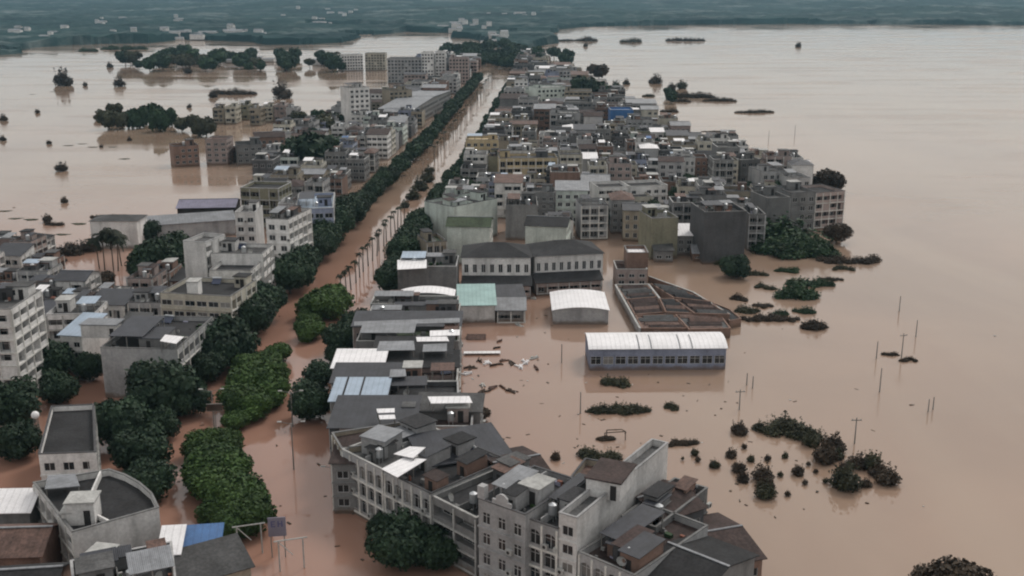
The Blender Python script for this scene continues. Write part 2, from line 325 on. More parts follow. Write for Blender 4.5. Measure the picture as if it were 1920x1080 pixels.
# ------------------------------------------------------------ buildings
FOOT = []      # (centre, radius, reference name)
BL = []
KINDCAT = dict(house='house', shophouse='shophouse', apartment_block='apartment block', shed='shed', school_building='school', tower_block='tower block', warehouse='warehouse')
def building(name, label, poly, H, wall, roofm=RD, roof='flat', sides='wwbb', clut=1, fh=2.8, z0=.6, ref=None, group=None, seed=None, rise=1.6, ledge=True, par=.85, parm=None):
    """poly: world points, counter-clockwise seen from above, poly[0]->poly[1] is the side nearest the camera"""
    rng = random.Random(seed if seed is not None else hash((round(poly[0].x), round(poly[0].y))) & 0xffff)
    c = sum(poly, Vector((0, 0))) / len(poly); e = poly[1] - poly[0]; rz = math.atan2(e.y, e.x)
    ro = Matrix.Rotation(-rz, 2); lp = [tuple(ro @ (p - c)) for p in poly]
    root = thing(name, label or name, KINDCAT[name], (c.x, c.y, 0), rz, group)
    dist = math.hypot(c.x, c.y); near = dist < 330
    wins = []; M = MB(); FM = MB(); n = len(lp); sides = (sides * 4)[:n] if len(sides) < n else sides
    for i in range(n): facade(M, lp[i], lp[(i + 1) % n], z0, H, sides[i], fh, wins, rng, FM if dist < 520 else None)
    xs = [p[0] for p in lp]; ys = [p[1] for p in lp]; x0, x1, y0, y1 = min(xs), max(xs), min(ys), max(ys)
    w_, d_ = x1 - x0, y1 - y0
    feats = []
    if roof == 'flat':
        zr = H - par; ip = inset(lp, .22)
        for i in range(n):
            j = (i + 1) % n; a, b, cc, dd = lp[i], lp[j], ip[j], ip[i]
            M.q((*a, H), (*b, H), (*cc, H), (*dd, H)); M.q((*dd, H), (*cc, H), (*cc, zr), (*dd, zr))
        r = MB(); r.q(*[(*p, zr) for p in ip]); ip2 = ip
        r.q(*[(*p, zr - .25) for p in reversed(ip2)]); r.build('roof', roofm, root)
        cp = MB(); oo = inset(lp, -.06); ii = inset(lp, .26)
        for i in range(n):
            j = (i + 1) % n; a, b, cc, dd = oo[i], oo[j], ii[j], ii[i]; k = len(cp.v)
            cp.v += [(*p, H + .004) for p in (a, b, cc, dd)] + [(*p, H + .13) for p in (a, b, cc, dd)]
            cp.f += [tuple(k + t for t in f) for f in ((4, 5, 6, 7), (0, 1, 5, 4), (2, 3, 7, 6), (3, 2, 1, 0))]; cp.m += [0] * 4
        cp.build('coping', parm or rng.choice((PC, GR, GR, DG, LG)), root)
        if n == 4: feats = clutter(root, x0 + .4, x1 - .4, y0 + .4, y1 - .4, zr, rng, clut, wall, near)
    else:
        r = MB(); o = .45
        if roof == 'gable':      # ridge along x
            ym = (y0 + y1) / 2; zt = H + rise; t = .1
            sl = rise / (d_ / 2); ze = H - sl * o
            for s_ in (-1, 1):
                ye = ym + s_ * (d_ / 2 + o); pts = [(x0 - o, ye, ze), (x1 + o, ye, ze), (x1 + o, ym, zt), (x0 - o, ym, zt)]
                if s_ > 0: pts = pts[::-1]
                r.q(*[(a, b, c2 + t) for a, b, c2 in pts]); r.q(*pts[::-1])
                r.q(pts[0], pts[1], *[(p[0], p[1], p[2] + t) for p in (pts[1], pts[0])])
            for xx in (x0, x1): M.q(*([(xx, y0, H), (xx, y1, H), (xx, ym, zt - .02)] if xx == x1 else [(xx, y1, H), (xx, y0, H), (xx, ym, zt - .02)]))
            rc = MB(); rc.box(x0 - o, x1 + o, ym - .18, ym + .18, zt + .08, zt + .2); rc.build('ridge_cap', parm or SG, root)
        elif roof == 'gabley':   # ridge along y
            xm = (x0 + x1) / 2; zt = H + rise; t = .1; sl = rise / (w_ / 2); ze = H - sl * o
            for s_ in (-1, 1):
                xe = xm + s_ * (w_ / 2 + o); pts = [(xe, y0 - o, ze), (xm, y0 - o, zt), (xm, y1 + o, zt), (xe, y1 + o, ze)]
                if s_ > 0: pts = pts[::-1]
                r.q(*[(a, b, c2 + t) for a, b, c2 in pts]); r.q(*pts[::-1]); 
            M.q((x0, y0, H), (x1, y0, H), (xm, y0, zt - .02)); M.q((x1, y1, H), (x0, y1, H), (xm, y1, zt - .02))
            rc = MB(); rc.box(xm - .18, xm + .18, y0 - o, y1 + o, zt + .08, zt + .2); rc.build('ridge_cap', parm or SG, root)
        elif roof == 'hip':
            k = min(w_, d_) / 2; zt = H + rise; A = [(x0 - o, y0 - o), (x1 + o, y0 - o), (x1 + o, y1 + o), (x0 - o, y1 + o)]
            ym = (y0 + y1) / 2; xm = (x0 + x1) / 2
            a, b = ((x0 + k, ym), (x1 - k, ym)) if w_ > d_ else ((xm, y0 + k), (xm, y1 - k))
            z = H - .1; V = [(*p, z) for p in A]; a = (*a, zt); b = (*b, zt)
            if w_ > d_: r.q(V[0], V[1], b, a); r.q(V[1], V[2], b); r.q(V[2], V[3], a, b); r.q(V[3], V[0], a)
            else: r.q(V[0], V[1], a); r.q(V[1], V[2], b, a); r.q(V[2], V[3], b); r.q(V[3], V[0], a, b)
            r.q(*V[::-1])
        elif roof == 'shed':     # low at the front, high at the back
            z1_, z2_ = H, H + rise
            k = len(r.v); q = [(x0 - o, y0 - o, z1_), (x1 + o, y0 - o, z1_), (x1 + o, y1 + .1, z2_), (x0 - o, y1 + .1, z2_)]
            r.v += q + [(a, b, c2 + .12) for a, b, c2 in q]; r.f += [tuple(k + t for t in f) for f in ((3, 2, 1, 0), (4, 5, 6, 7), (0, 1, 5, 4), (1, 2, 6, 5), (2, 3, 7, 6), (3, 0, 4, 7))]; r.m += [0] * 6
            M.q((x1, y0, H), (x1, y1, H), (x1, y1, z2_ - .02)); M.q((x0, y1, H), (x0, y0, H), (x0, y1, z2_ - .02)); M.q((x1, y1, H), (x0, y1, H), (x0, y1, z2_ - .02), (x1, y1, z2_ - .02))
        elif roof in ('arch', 'archx'):   # barrel; arch: axis along y, archx: axis along x
            k = 12; o = .3
            if roof == 'arch':
                pr = [(x0 - o + (w_ + 2 * o) * i / k, H + rise * math.sin(math.pi * i / k) ** .8) for i in range(k + 1)]
                for (a, za), (b, zb) in zip(pr, pr[1:]):
                    r.q((a, y0 - o, za + .1), (b, y0 - o, zb + .1), (b, y1 + o, zb + .1), (a, y1 + o, za + .1)); r.q((a, y1 + o, za), (b, y1 + o, zb), (b, y0 - o, zb), (a, y0 - o, za)); r.q((a, y0 - o, za), (b, y0 - o, zb), (b, y0 - o, zb + .1), (a, y0 - o, za + .1))
                M.q(*[(min(max(a, x0), x1), y0, z - .02) for a, z in pr]); M.q(*[(min(max(a, x0), x1), y1, z - .02) for a, z in pr[::-1]])
            else:
                pr = [(y0 - o + (d_ + 2 * o) * i / k, H + rise * math.sin(math.pi * i / k) ** .8) for i in range(k + 1)]
                for (a, za), (b, zb) in zip(pr, pr[1:]):
                    r.q((x1 + o, a, za + .1), (x1 + o, b, zb + .1), (x0 - o, b, zb + .1), (x0 - o, a, za + .1)); r.q((x0 - o, a, za), (x0 - o, b, zb), (x1 + o, b, zb), (x1 + o, a, za))
                    for xx in (x0 - o, x1 + o): r.q((xx, a, za), (xx, b, zb), (xx, b, zb + .1), (xx, a, za + .1))
                M.q(*[(x0, min(max(a, y0), y1), z - .02) for a, z in pr]); M.q(*[(x1, min(max(a, y0), y1), z - .02) for a, z in pr])
        r.build('roof', roofm, root)
    M.build('wall', wall, root)
    if FM.v: FM.build('facade_frame', rng.choice((WF, WF, PC)) if wall in (WH, CR, LG, GN, TN) else rng.choice((PC, LG, WF)), root)
    if dist < 240:
        for p, a, ww, hh in wins:
            o = link('window', cached(('w', ww, hh), lambda: win_mesh(ww, hh, 0)), root, p, (0, 0, a)); g = rng.choice((GL, GL, DK, DK, CUR)); link('pane', cached(('p', ww, hh, g.name), lambda: pane_mesh(ww, hh, g)), o)
    elif dist < 345:
        for p, a, ww, hh in wins: link('window', cached(('b', ww, hh), lambda: winboth(ww, hh)), root, p, (0, 0, a))
    elif wins:
        m = MB()
        for p, a, ww, hh in wins:
            cs, sn = math.cos(a), math.sin(a)
            f = lambda u, v, q: (p[0] + cs * u - sn * v, p[1] + sn * u + cs * v, p[2] + q)
            if dist < 650: m.q(f(-ww/2, -.03, 0), f(ww/2, -.03, 0), f(ww/2, -.03, hh), f(-ww/2, -.03, hh), mi=0); m.q(f(-ww/2 + .09, -.05, .09), f(-.05, -.05, .09), f(-.05, -.05, hh - .09), f(-ww/2 + .09, -.05, hh - .09), mi=1); m.q(f(.05, -.05, .09), f(ww/2 - .09, -.05, .09), f(ww/2 - .09, -.05, hh - .09), f(.05, -.05, hh - .09), mi=1)
            else: m.q(f(-ww/2, -.05, 0), f(ww/2, -.05, 0), f(ww/2, -.05, hh), f(-ww/2, -.05, hh), mi=1)
        m.build('windows', [FR, GL], root, kind='stuff')
    if near and clut and wins:
        for p, a, ww, hh in rng.sample(wins, min(3, len(wins))):
            cs, sn = math.cos(a), math.sin(a); link('air_conditioner', cached('ac', ac_mesh), root, (p[0] + cs * (ww * .5 + .7) + sn * .12 * 1, p[1] + sn * (ww * .5 + .7) - cs * .12, p[2]), (0, 0, a))
    FOOT.append((c, [Vector(p) for p in poly]))
    BL.append(dict(o=root, c=c, H=H, ref=ref, label=label, feats=feats, poly=poly, wall=wall, roof=roof, roofm=roofm))
    return root
def rect(ax, ay, bx, by, H, back):
    a, b = P(ax, ay, H), P(bx, by, H); d = (b - a).normalized(); n = Vector((-d.y, d.x))
    if isinstance(back, tuple): D = back[0]
    else: q = P((ax + bx) / 2, back, H); D = (q - a).dot(n)
    D = max(3.0, D); return [a, b, b + n * D, a + n * D]

# one row per building read off the photograph: name, ax, ay, bx, by (near roof line), height above water, back line pixel or (depth,), wall, roof material, roof, sides, clutter, label, short name
B_ = [
 # left bank of the street, nearest first
 ('house', [(72, 852), (180, 848), (176, 758), (96, 762)], 0, 0, 0, 9, 0, WH, RD, 'flat', 'wfbb', 0, 'small white-walled house with dark flat roof behind the corner block with the white stair tower', 'the small white dark-roofed house'),
 ('apartment_block', -115, 580, 20, 580, 19, (13,), WH, RG, 'flat', 'ffbb', 2, 'tall white apartment block with stacked balconies cut by the picture edge', 'the tall white balcony block'),
 ('apartment_block', 188, 652, 332, 655, 10, 592, LG, RD, 'flat', 'bfbb', 2, 'broad grey block with blank front wall and cluttered dark roof behind round street trees', 'the broad grey blank-fronted block'),
 ('house', 112, 628, 152, 630, 8, (10,), WH, SP, 'shed', 'wbbb', 0, 'narrow house under a pale blue sheet roof beside the grey blank-fronted block', None),
 ('house', 86, 590, 178, 588, 9, (9,), WH, RG, 'flat', 'ffbb', 1, 'white house with a row of four framed balcony openings facing the camera', 'the white four-balcony house'),
 ('apartment_block', 300, 549, 432, 556, 11.5, 520, CR, RD, 'flat', 'gfbb', 1, 'cream block with two rows of wide windows and white stair tower by the street trees', 'the cream wide-windowed block'),
 ('shophouse', 392, 507, 470, 508, 12, (9,), WH, RD, 'flat', 'bfbb', 0, 'white-fronted shophouse just behind the cream wide-windowed block', None),
 ('shophouse', 395, 475, 492, 476, 14, (10,), WH, RG, 'flat', 'bfbb', 1, 'shophouse with blank white gable and brown roof below the white towers', None),
 ('shophouse', 343, 452, 384, 455, 17, (9,), WH, RG, 'flat', 'bfbb', 0, 'narrow tall block with blank white wall beside dark garden trees', 'the blank white wall tower'),
 ('tower_block', 498, 410, 540, 412, 18, (15,), WH, RG, 'flat', 'wfbb', 2, 'white tower block with gridded street front rising over the street trees', 'the white gridded tower'),
 ('tower_block', 440, 398, 478, 398, 17, (9,), WH, RG, 'flat', 'wbbb', 1, 'slim white tower with one column of windows beside violet-roofed sheds', 'the slim white tower'),
 ('apartment_block', 553, 392, 625, 390, 13, 362, BW, SP, 'flat', 'gfbb', 1, 'bluish block with pale blue sheet canopies on its roof beside the street', 'the bluish block'),
 ('apartment_block', 450, 352, 522, 354, 13, (12,), OL, RD, 'flat', 'ffbb', 1, 'olive-brown block with deep balconies at the edge of the left floodwater', 'the olive block'),
 ('shed', 332, 390, 440, 388, 6, (12,), DK, SV, 'gable', 'bbbb', 0, 'long violet-grey roofed shed standing in the left floodwater', 'the violet-roofed shed'),
 ('shed', 255, 425, 440, 412, 5, (7,), LG, SG, 'shed', 'bbbb', 0, 'very long pale sheet-roofed shed in front of the violet-roofed one', 'the long pale shed'),
 ('house', 168, 414, 256, 414, 8.5, (9,), WH, RG, 'hip', 'bbbb', 0, 'white-walled hall with low grey hip roof behind the drooping palms', 'the white hall'),
 ('house', 325, 275, 372, 272, 9, (10,), BR, RB, 'flat', 'wwbb', 1, 'brick house standing alone in water, left one of the brown pair', 'the brick house pair'),
 ('house', 384, 262, 424, 262, 11, (12,), PK, RR, 'flat', 'wwbb', 1, 'taller pinkish brick house standing in water, right one of the brown pair', None),
 ('house', 400, 283, 436, 284, 5, (9,), BR, RB, 'gable', 'wwbb', 0, 'low red-brown annex in the water in front of the brick house pair', None),
 ('house', 443, 272, 492, 270, 9, (12,), GR, RD, 'flat', 'wwbb', 1, 'grey house at the water edge right of the brick house pair', None),
 ('house', 478, 258, 534, 256, 10, (12,), BR, RB, 'gable', 'wwbb', 0, 'brown house with gabled dark roof at the left water edge', None),
 ('apartment_block', 655, 165, 692, 163, 23, (12,), WH, RG, 'flat', 'wfbb', 1, 'isolated white high-rise left of the street, tallest in its area', 'the isolated white high-rise'),
 ('apartment_block', 726, 110, 790, 110, 20, (22,), LG, RG, 'flat', 'wfbb', 1, 'wide grey apartment slab at the far end of the left bank', 'the far grey slab'),
 ('tower_block', 790, 98, 812, 98, 25, (14,), WH, PC, 'flat', 'wfbb', 0, 'far white tower, left one of the bright twins by the street end', 'the far white twins'),
 ('tower_block', 816, 97, 834, 97, 25, (14,), WH, PC, 'flat', 'wfbb', 0, 'far white tower, right one of the bright twins by the street end', None),
 ('apartment_block', 842, 108, 878, 108, 21, (16,), PK, RG, 'flat', 'wfbb', 1, 'far pinkish apartment block beside the street trees beyond the white twins', 'the far pinkish block'),
 ('apartment_block', 640, 103, 680, 102, 15, (14,), WH, PC, 'flat', 'wwbb', 0, 'pale flooded block alone in far water, left one', 'the pale flooded blocks'),
 ('apartment_block', 684, 100, 722, 100, 16, (14,), CR, PC, 'flat', 'wwbb', 0, 'pale cream flooded block in far water next to the grey slab', None),
 ('house', 730, 170, 772, 168, 16, (12,), TN, RG, 'flat', 'wfbb', 1, 'tan block with tall dark stair slot behind the white high-rise', None),
 ('warehouse', 775, 205, 845, 170, 10, (20,), GR, SG, 'gabley', 'wwbb', 0, 'long grey gabled hall beside the left street trees', 'the grey gabled hall'),
 # right bank, far and middle
 ('warehouse', 1108, 150, 1138, 150, 9, (10,), WH, RG, 'flat', 'bbbb', 0, 'white flooded hut under a big dark tree at the right shore', 'the white shore hut'),
 ('house', 965, 152, 990, 152, 14, (11,), WH, PC, 'flat', 'wwbb', 1, 'bright white house where the right bank meets the street end', 'the bright white end house'),
 ('apartment_block', 1008, 165, 1068, 163, 13, (16,), GN, PC, 'flat', 'wwbb', 1, 'wide pale green-white block on the far right bank', 'the wide pale far block'),
 ('apartment_block', 1032, 212, 1088, 212, 13, (12,), LG, PC, 'flat', 'ffbb', 1, 'pale block with column-framed front on the right bank', 'the column-framed block'),
 ('warehouse', 1145, 206, 1188, 206, 15, (14,), SB, SB, 'flat', 'bbbb', 0, 'bright blue sheet-clad building near the right shore', 'the blue clad building'),
 ('tower_block', 873, 262, 934, 262, 15, (12,), YB, YB, 'flat', 'wbbb', 1, 'beige yellow tower block with a dark vertical row of windows beside the street', 'the beige tower block'),
 ('apartment_block', 936, 297, 1046, 296, 13, (12,), YB, RG, 'flat', 'ffbb', 2, 'beige apartment block with two tiers of balconies beside the beige tower', 'the beige balcony block'),
 ('apartment_block', 1050, 290, 1092, 290, 14, (12,), CR, RG, 'flat', 'ffbb', 1, 'cream block with stacked white balconies right of the beige balcony block', 'the cream stacked block'),
 ('apartment_block', 1345, 276, 1388, 276, 14, (12,), GR, RG, 'flat', 'wwbb', 1, 'grey block standing highest on the right shore', 'the high grey shore block'),
 ('house', 1390, 300, 1426, 298, 10, (12,), GR, RG, 'flat', 'wwbb', 2, 'grey house with plants on its roof at the right shore', None),
 ('house', 1430, 322, 1480, 320, 10, (12,), LG, RG, 'flat', 'wwbb', 1, 'pale grey house with roof room at the right water edge', None),
 ('house', 1480, 334, 1520, 333, 9, (12,), LG, RG, 'flat', 'wwbb', 1, 'last pale house before the dark tree at the right water edge', 'the last pale shore house'),
 ('apartment_block', 1122, 352, 1180, 350, 11, (11,), WH, RD, 'flat', 'ffbb', 0, 'white block with gallery fronts, left part of the long white row', 'the long white row'),
 ('apartment_block', 1182, 350, 1252, 347, 11, (11,), WH, RD, 'flat', 'wwbb', 0, 'white block with square windows, right part of the long white row', None),
 ('house', 1162, 370, 1224, 368, 9, (9,), CR, RD, 'flat', 'sfbb', 0, 'cream low block with small square windows below the long white row', 'the cream low block'),
 ('apartment_block', 1322, 398, 1400, 396, 15, (14,), DG, RD, 'flat', 'bwbb', 2, 'big dark grey blank-walled block above the brown backwater', 'the dark grey blank block'),
 ('apartment_block', 1440, 372, 1482, 370, 13, (12,), GR, RG, 'flat', 'bfbb', 1, 'grey block with dark blank wall beside the green scrub bank', 'the grey scrub-side block'),
 ('apartment_block', 1484, 362, 1530, 360, 13, (13,), GR, RG, 'flat', 'wfbb', 1, 'grey block right of the scrub-side block, at the water', None),
 ('apartment_block', 1530, 362, 1585, 358, 12, (13,), PK, RD, 'flat', 'ffbb', 0, 'brownish end block of the right bank standing in the flood', 'the brownish end block'),
 ('house', 1222, 410, 1272, 408, 12, (12,), OL, RG, 'flat', 'bwbb', 1, 'olive house with blank wall left of the dark grey block', None),
 ('house', 1090, 385, 1140, 384, 11, (11,), LG, RG, 'flat', 'ffbb', 1, 'light grey house with framed balconies behind the school roofs', None),
 # around the school
 ('house', 850, 388, 932, 372, 12, (13,), GN, RG, 'flat', 'bfbb', 2, 'green-white house with blank wall and sheet canopy near the street', 'the green-white blank house'),
 ('house', 838, 424, 918, 425, 11, (10,), GN, RGN, 'gable', 'bfbb', 0, 'green-mossy roofed house with pale blank gable near the street', 'the mossy roofed house'),
 ('house', 985, 422, 1062, 425, 10, (10,), GN, RD, 'gable', 'bwbb', 0, 'dark gable-roofed house with pale blank wall behind the school', 'the dark gabled house'),
 ('house', 948, 385, 1008, 385, 11, (14,), GR, RD, 'flat', 'bwbb', 2, 'grey blank-walled house between the mossy roof and the framed balconies', None),
 ('house', 800, 455, 838, 452, 9, (10,), TN, RGN, 'flat', 'affb', 1, 'small arched house among the right street trees', None),
 ('school_building', 866, 482, 995, 482, 9.5, (13,), WH, RD, 'hip', 'sbbb', 0, 'white school wing with paired windows and dark hip roof, left one', 'the left school wing'),
 ('school_building', 1003, 480, 1131, 474, 9.5, (13,), WH, RD, 'hip', 'sbbb', 0, 'white school wing with paired windows and dark hip roof, right one', 'the right school wing'),
 ('warehouse', 745, 500, 856, 500, 9, (11,), GR, RG, 'flat', 'bbbb', 2, 'grey hall with white parapet between the street trees and the school', 'the white-parapet hall'),
 ('shed', 868, 536, 995, 536, 3.4, (3.6,), PK, RD, 'shed', 'fbbb', 0, 'dark lean-to colonnade along the foot of the left school wing', None),
 ('shed', 1006, 531, 1128, 525, 3.4, (3.6,), PK, RD, 'shed', 'fbbb', 0, 'dark lean-to colonnade along the foot of the right school wing', None),
 # sheds in the basin
 ('shed', 860, 573, 928, 572, 4.2, 545, WH, ST, 'shed', 'bbbb', 0, 'teal sheet-roofed shed in the flooded basin', 'the teal shed'),
 ('shed', 932, 562, 984, 560, 4, (7,), GR, SD, 'shed', 'bbbb', 0, 'dark-roofed shed right of the teal shed', None),
 ('shed', 932, 582, 984, 582, 3, (5,), GR, SG, 'shed', 'ffbb', 0, 'open-fronted grey shed in front of the dark-roofed one', None),
 ('warehouse', 1037, 582, 1141, 582, 3.4, 549, LG, SW, 'arch', 'bbbb', 0, 'white barrel-roofed warehouse standing alone in brown water', 'the white barrel warehouse'),
 ('warehouse', 1106, 655, 1362, 653, 4.6, 626, BW, SW, 'archx', 'gbbb', 0, 'long white arched-roof warehouse with blue front in the basin', 'the long white warehouse'),
 ('house', 1176, 474, 1216, 474, 9, (8,), BR, SW, 'flat', 'bbbb', 0, 'narrow brown house with white roof slab at the head of the compound', 'the narrow brown house'),
 ('house', 1156, 505, 1214, 505, 5, (9,), PK, RB, 'flat', 'wbbb', 0, 'low brown outbuilding in front of the narrow brown house', None),
 ('shed', [(1174, 562), (1232, 557), (1214, 536), (1156, 538)], 0, 0, 0, 2.0, 0, BR, RG, 'flat', 'bbbb', 0, 'grey low roof between the two compound walls, highest in the photo', None),
 ('shed', [(1190, 590), (1246, 586), (1233, 559), (1175, 564)], 0, 0, 0, 1.7, 0, BR, RB, 'flat', 'bbbb', 0, 'brown terrace roof in the middle of the walled compound', None),
 ('shed', [(1203, 616), (1288, 616), (1262, 590), (1191, 592)], 0, 0, 0, 1.9, 0, BR, RR, 'flat', 'bbbb', 0, 'rusty brown roof directly behind the long white warehouse', None),
 ('shed', [(1248, 585), (1300, 588), (1262, 560), (1236, 560)], 0, 0, 0, 2.6, 0, BR, RG, 'flat', 'bbbb', 0, 'grey-brown roof in the centre of the compound sheds', None),
 ('shed', [(1292, 618), (1370, 616), (1352, 592), (1266, 590)], 0, 0, 0, 2.2, 0, BR, RG, 'flat', 'bbbb', 0, 'ribbed grey-brown roof at the right behind the white warehouse', None),
 ('shed', [(1302, 588), (1368, 590), (1330, 568), (1266, 562)], 0, 0, 0, 2.9, 0, BR, RB, 'flat', 'bbbb', 0, 'dark brown roof at the upper right of the compound', None),
 ('shed', [(1262, 558), (1332, 566), (1268, 540), (1220, 532)], 0, 0, 0, 2.4, 0, BR, RB, 'flat', 'bbbb', 0, 'dark maroon roof along the back of the compound', None),
 ('shed', [(1368, 602), (1390, 598), (1368, 580), (1336, 568)], 0, 0, 0, 1.8, 0, BR, RD, 'flat', 'bbbb', 0, 'narrow dark roof at the right tip of the compound', None),
 ('house', 1228, 436, 1266, 436, 7, (9,), LG, RD, 'flat', 'fwbb', 2, 'pale low house at the left foot of the dark grey blank block', None),
 ('house', 1270, 442, 1316, 442, 6, (9,), GR, SW, 'shed', 'wwbb', 1, 'grey house with white sheet roof beside the dark grey blank block', None),
 ('house', 1228, 470, 1262, 470, 3.5, (8,), GR, RG, 'shed', 'wbbb', 0, 'low grey shed house at the brown backwater', None),
 ('house', 1300, 474, 1330, 474, 2.6, (6,), BR, SG, 'gable', 'wbbb', 0, 'small half-flooded hut before the dark grey blank block', None),
 ('house', 1405, 402, 1436, 402, 11, (11,), GR, RD, 'flat', 'ffbb', 2, 'narrow grey house squeezed right of the dark grey blank block', None),
 # bottom left
 ('shed', -60, 962, 54, 960, 8, 938, GR, SW, 'shed', 'bbbb', 0, 'shed with pale roof strip cut by the bottom left edge', None),
 ('house', -80, 1045, 74, 1040, 8.5, 985, BR, RR, 'gable', 'wbbb', 0, 'brown roofed house at the bottom left corner', 'the brown corner house'),
 ('house', -60, 1130, 96, 1120, 10, 1062, BR, RD, 'gable', 'wbbb', 0, 'dark roofed house in the bottom left corner, nearest one', None),
 ('house', [(140, 1130), (330, 1090), (322, 1016), (132, 1052)], 0, 0, 0, 11.3, 0, GR, RD, 'flat', 'wwbb', 2, 'dark flat house with cluttered roof in front of the corner block', 'the cluttered front roof'),
 ('shed', 338, 1050, 406, 1045, 6.5, 1006, GR, SB, 'shed', 'bbbb', 0, 'bright blue roofed shelter beside the green median trees', 'the blue shelter'),
 ('shed', 300, 1040, 334, 1038, 7.5, 1008, GR, SW, 'shed', 'bbbb', 0, 'white roofed lean-to touching the blue shelter', None),
 ('shed', 338, 1100, 470, 1062, 6, (6,), TN, RG, 'shed', 'bbbb', 0, 'low tan roofed shed at the bottom edge below the blue shelter', None),
]
for r in B_:
    px4 = None
    if isinstance(r[1], list): px4 = r[1]; r = (r[0],) + r[2:]
    if px4: name, _a, _b, _c, H, back, wall, rm, roof, sides, clut, label, ref = r
    else: name, ax, ay, bx, by, H, back, wall, rm, roof, sides, clut, label, ref = r
    kw = {}
    if 'barrel' in label: kw = dict(rise=.75)
    if 'long white arched' in label: kw = dict(rise=1.3, z0=.3, fh=3.6)
    if px4 and H < 3.2: kw = dict(par=.12, parm=BR)
    if name == 'school_building': kw = dict(rise=2.4, z0=4.6, fh=3.6)
    if 'open-fronted' in label: kw = dict(z0=.1, fh=2.4)
    if 'white hall' == ref[-10:] if ref else False: kw = dict(rise=1.0)
    building(name, label, [P(x, y, H) for x, y in px4] if px4 else rect(ax, ay, bx, by, H, back), H, wall, rm, roof, sides, clut, ref=ref, **kw)

# corner block with curved roof edge at the bottom left
cb = [P(x, y, 10.7) for x, y in ((62, 905), (135, 998), (298, 952), (285, 925), (262, 905), (235, 890), (205, 880))]
CBR = building('apartment_block', 'corner block with curved parapet, white stair tower and gallery grid on its slanted side', cb, 10.7, WH, RD, 'flat', 'fbbbbbb', 0, ref='the corner block')
# long curved arcade of shophouses at the bottom
def seg(i, p, H, D, **k):
    pass

# strips of the shophouse block between the street and the basin
SH = [ # front line py (at roof height), left px, right px, H, roof material, roof, label
 (868, 622, 700, 8.2, RB, 'shed', 'dark brown roofed shophouse behind the arcade corner, nearest of the strip block'),
 (802, 618, 775, 9, SD, 'shed', 'dark sheet-roofed shophouse right behind the brown tiled one'),
 (752, 620, 720, 9.5, SP, 'shed', 'shophouse under three pale blue translucent roof panels'),
 (718, 622, 745, 9, SD, 'shed', 'slate-roofed shophouse between the pale blue panels and the white strip roof'),
 (690, 624, 716, 9.5, SW, 'shed', 'shophouse with a bright white strip roof facing the street trees'),
 (664, 700, 845, 9, RD, 'shed', 'dark shophouse behind the white strip roof'),
 (640, 668, 860, 9, RGN, 'flat', 'mossy flat-roofed shophouse in the middle of the strip block'),
 (612, 662, 862, 9, SD, 'shed', 'long shophouse with a narrow grey sheet roof running across the block'),
 (592, 690, 860, 9, SD, 'flat', 'dark flat-roofed shophouse third from the back of the strip block'),
 (570, 695, 858, 9.5, RD, 'flat', 'dark cluttered shophouse in front of the white vaulted roof'),
 (556, 750, 850, 9, SW, 'arch', 'shophouse with a low white vaulted roof, last of the strip block'),
]
prev = None
for i, (py, ax, bx, H, rm, rf, lb) in enumerate(SH):
    nxt = SH[i + 1][0] if i + 1 < len(SH) else 545
    q = rect(ax, py, bx, py, H, nxt - 1)
    D = min((q[2] - q[1]).length, 13.0); q = rect(ax, py, bx, py, H, (D - .15,))
    building('shophouse', lb, q, H, rng_w if False else random.Random(i).choice((GR, DG, PK, GR)), rm, rf, 'wwbf', 2, group='strip shophouses between street and basin', rise=.9, ref=['the arcade corner roof', None, 'the pale blue panels', None, 'the white strip roof', None, None, 'the narrow grey roof', None, None, 'the white vaulted roof'][i])
for (ax, ay, bx, by, H, D, wl, rm, rf, lb, rf_) in [
 (785, 800, 885, 800, 7.5, 7.5, PK, RB, 'flat', 'brown flat house with tall blank front at the basin edge', 'the brown basin house'),
 (782, 770, 900, 772, 8.2, 6, GR, RG, 'shed', 'brown-grey sheet-roofed house with a white roof strip at the basin edge', None),
 (725, 800, 780, 800, 8, 8, GR, RGN, 'flat', 'small mossy-roofed house left of the brown basin house', None),
 (720, 745, 860, 742, 8.2, 7, DG, RD, 'flat', 'dark flat house behind the brown-grey sheet roof', None),
 (748, 716, 858, 715, 8.2, 8, BR, RB, 'flat', 'brown house with balconied basin wall in the strip block', None),
 (720, 690, 858, 688, 8.4, 7, PK, RD, 'shed', 'reddish-dark house in the strip block near the floating debris', None)]:
    building('house', lb, rect(ax, ay, bx, by, H, (D,)), H, wl, rm, rf, 'bwbb', 1, ref=rf_, rise=.8)

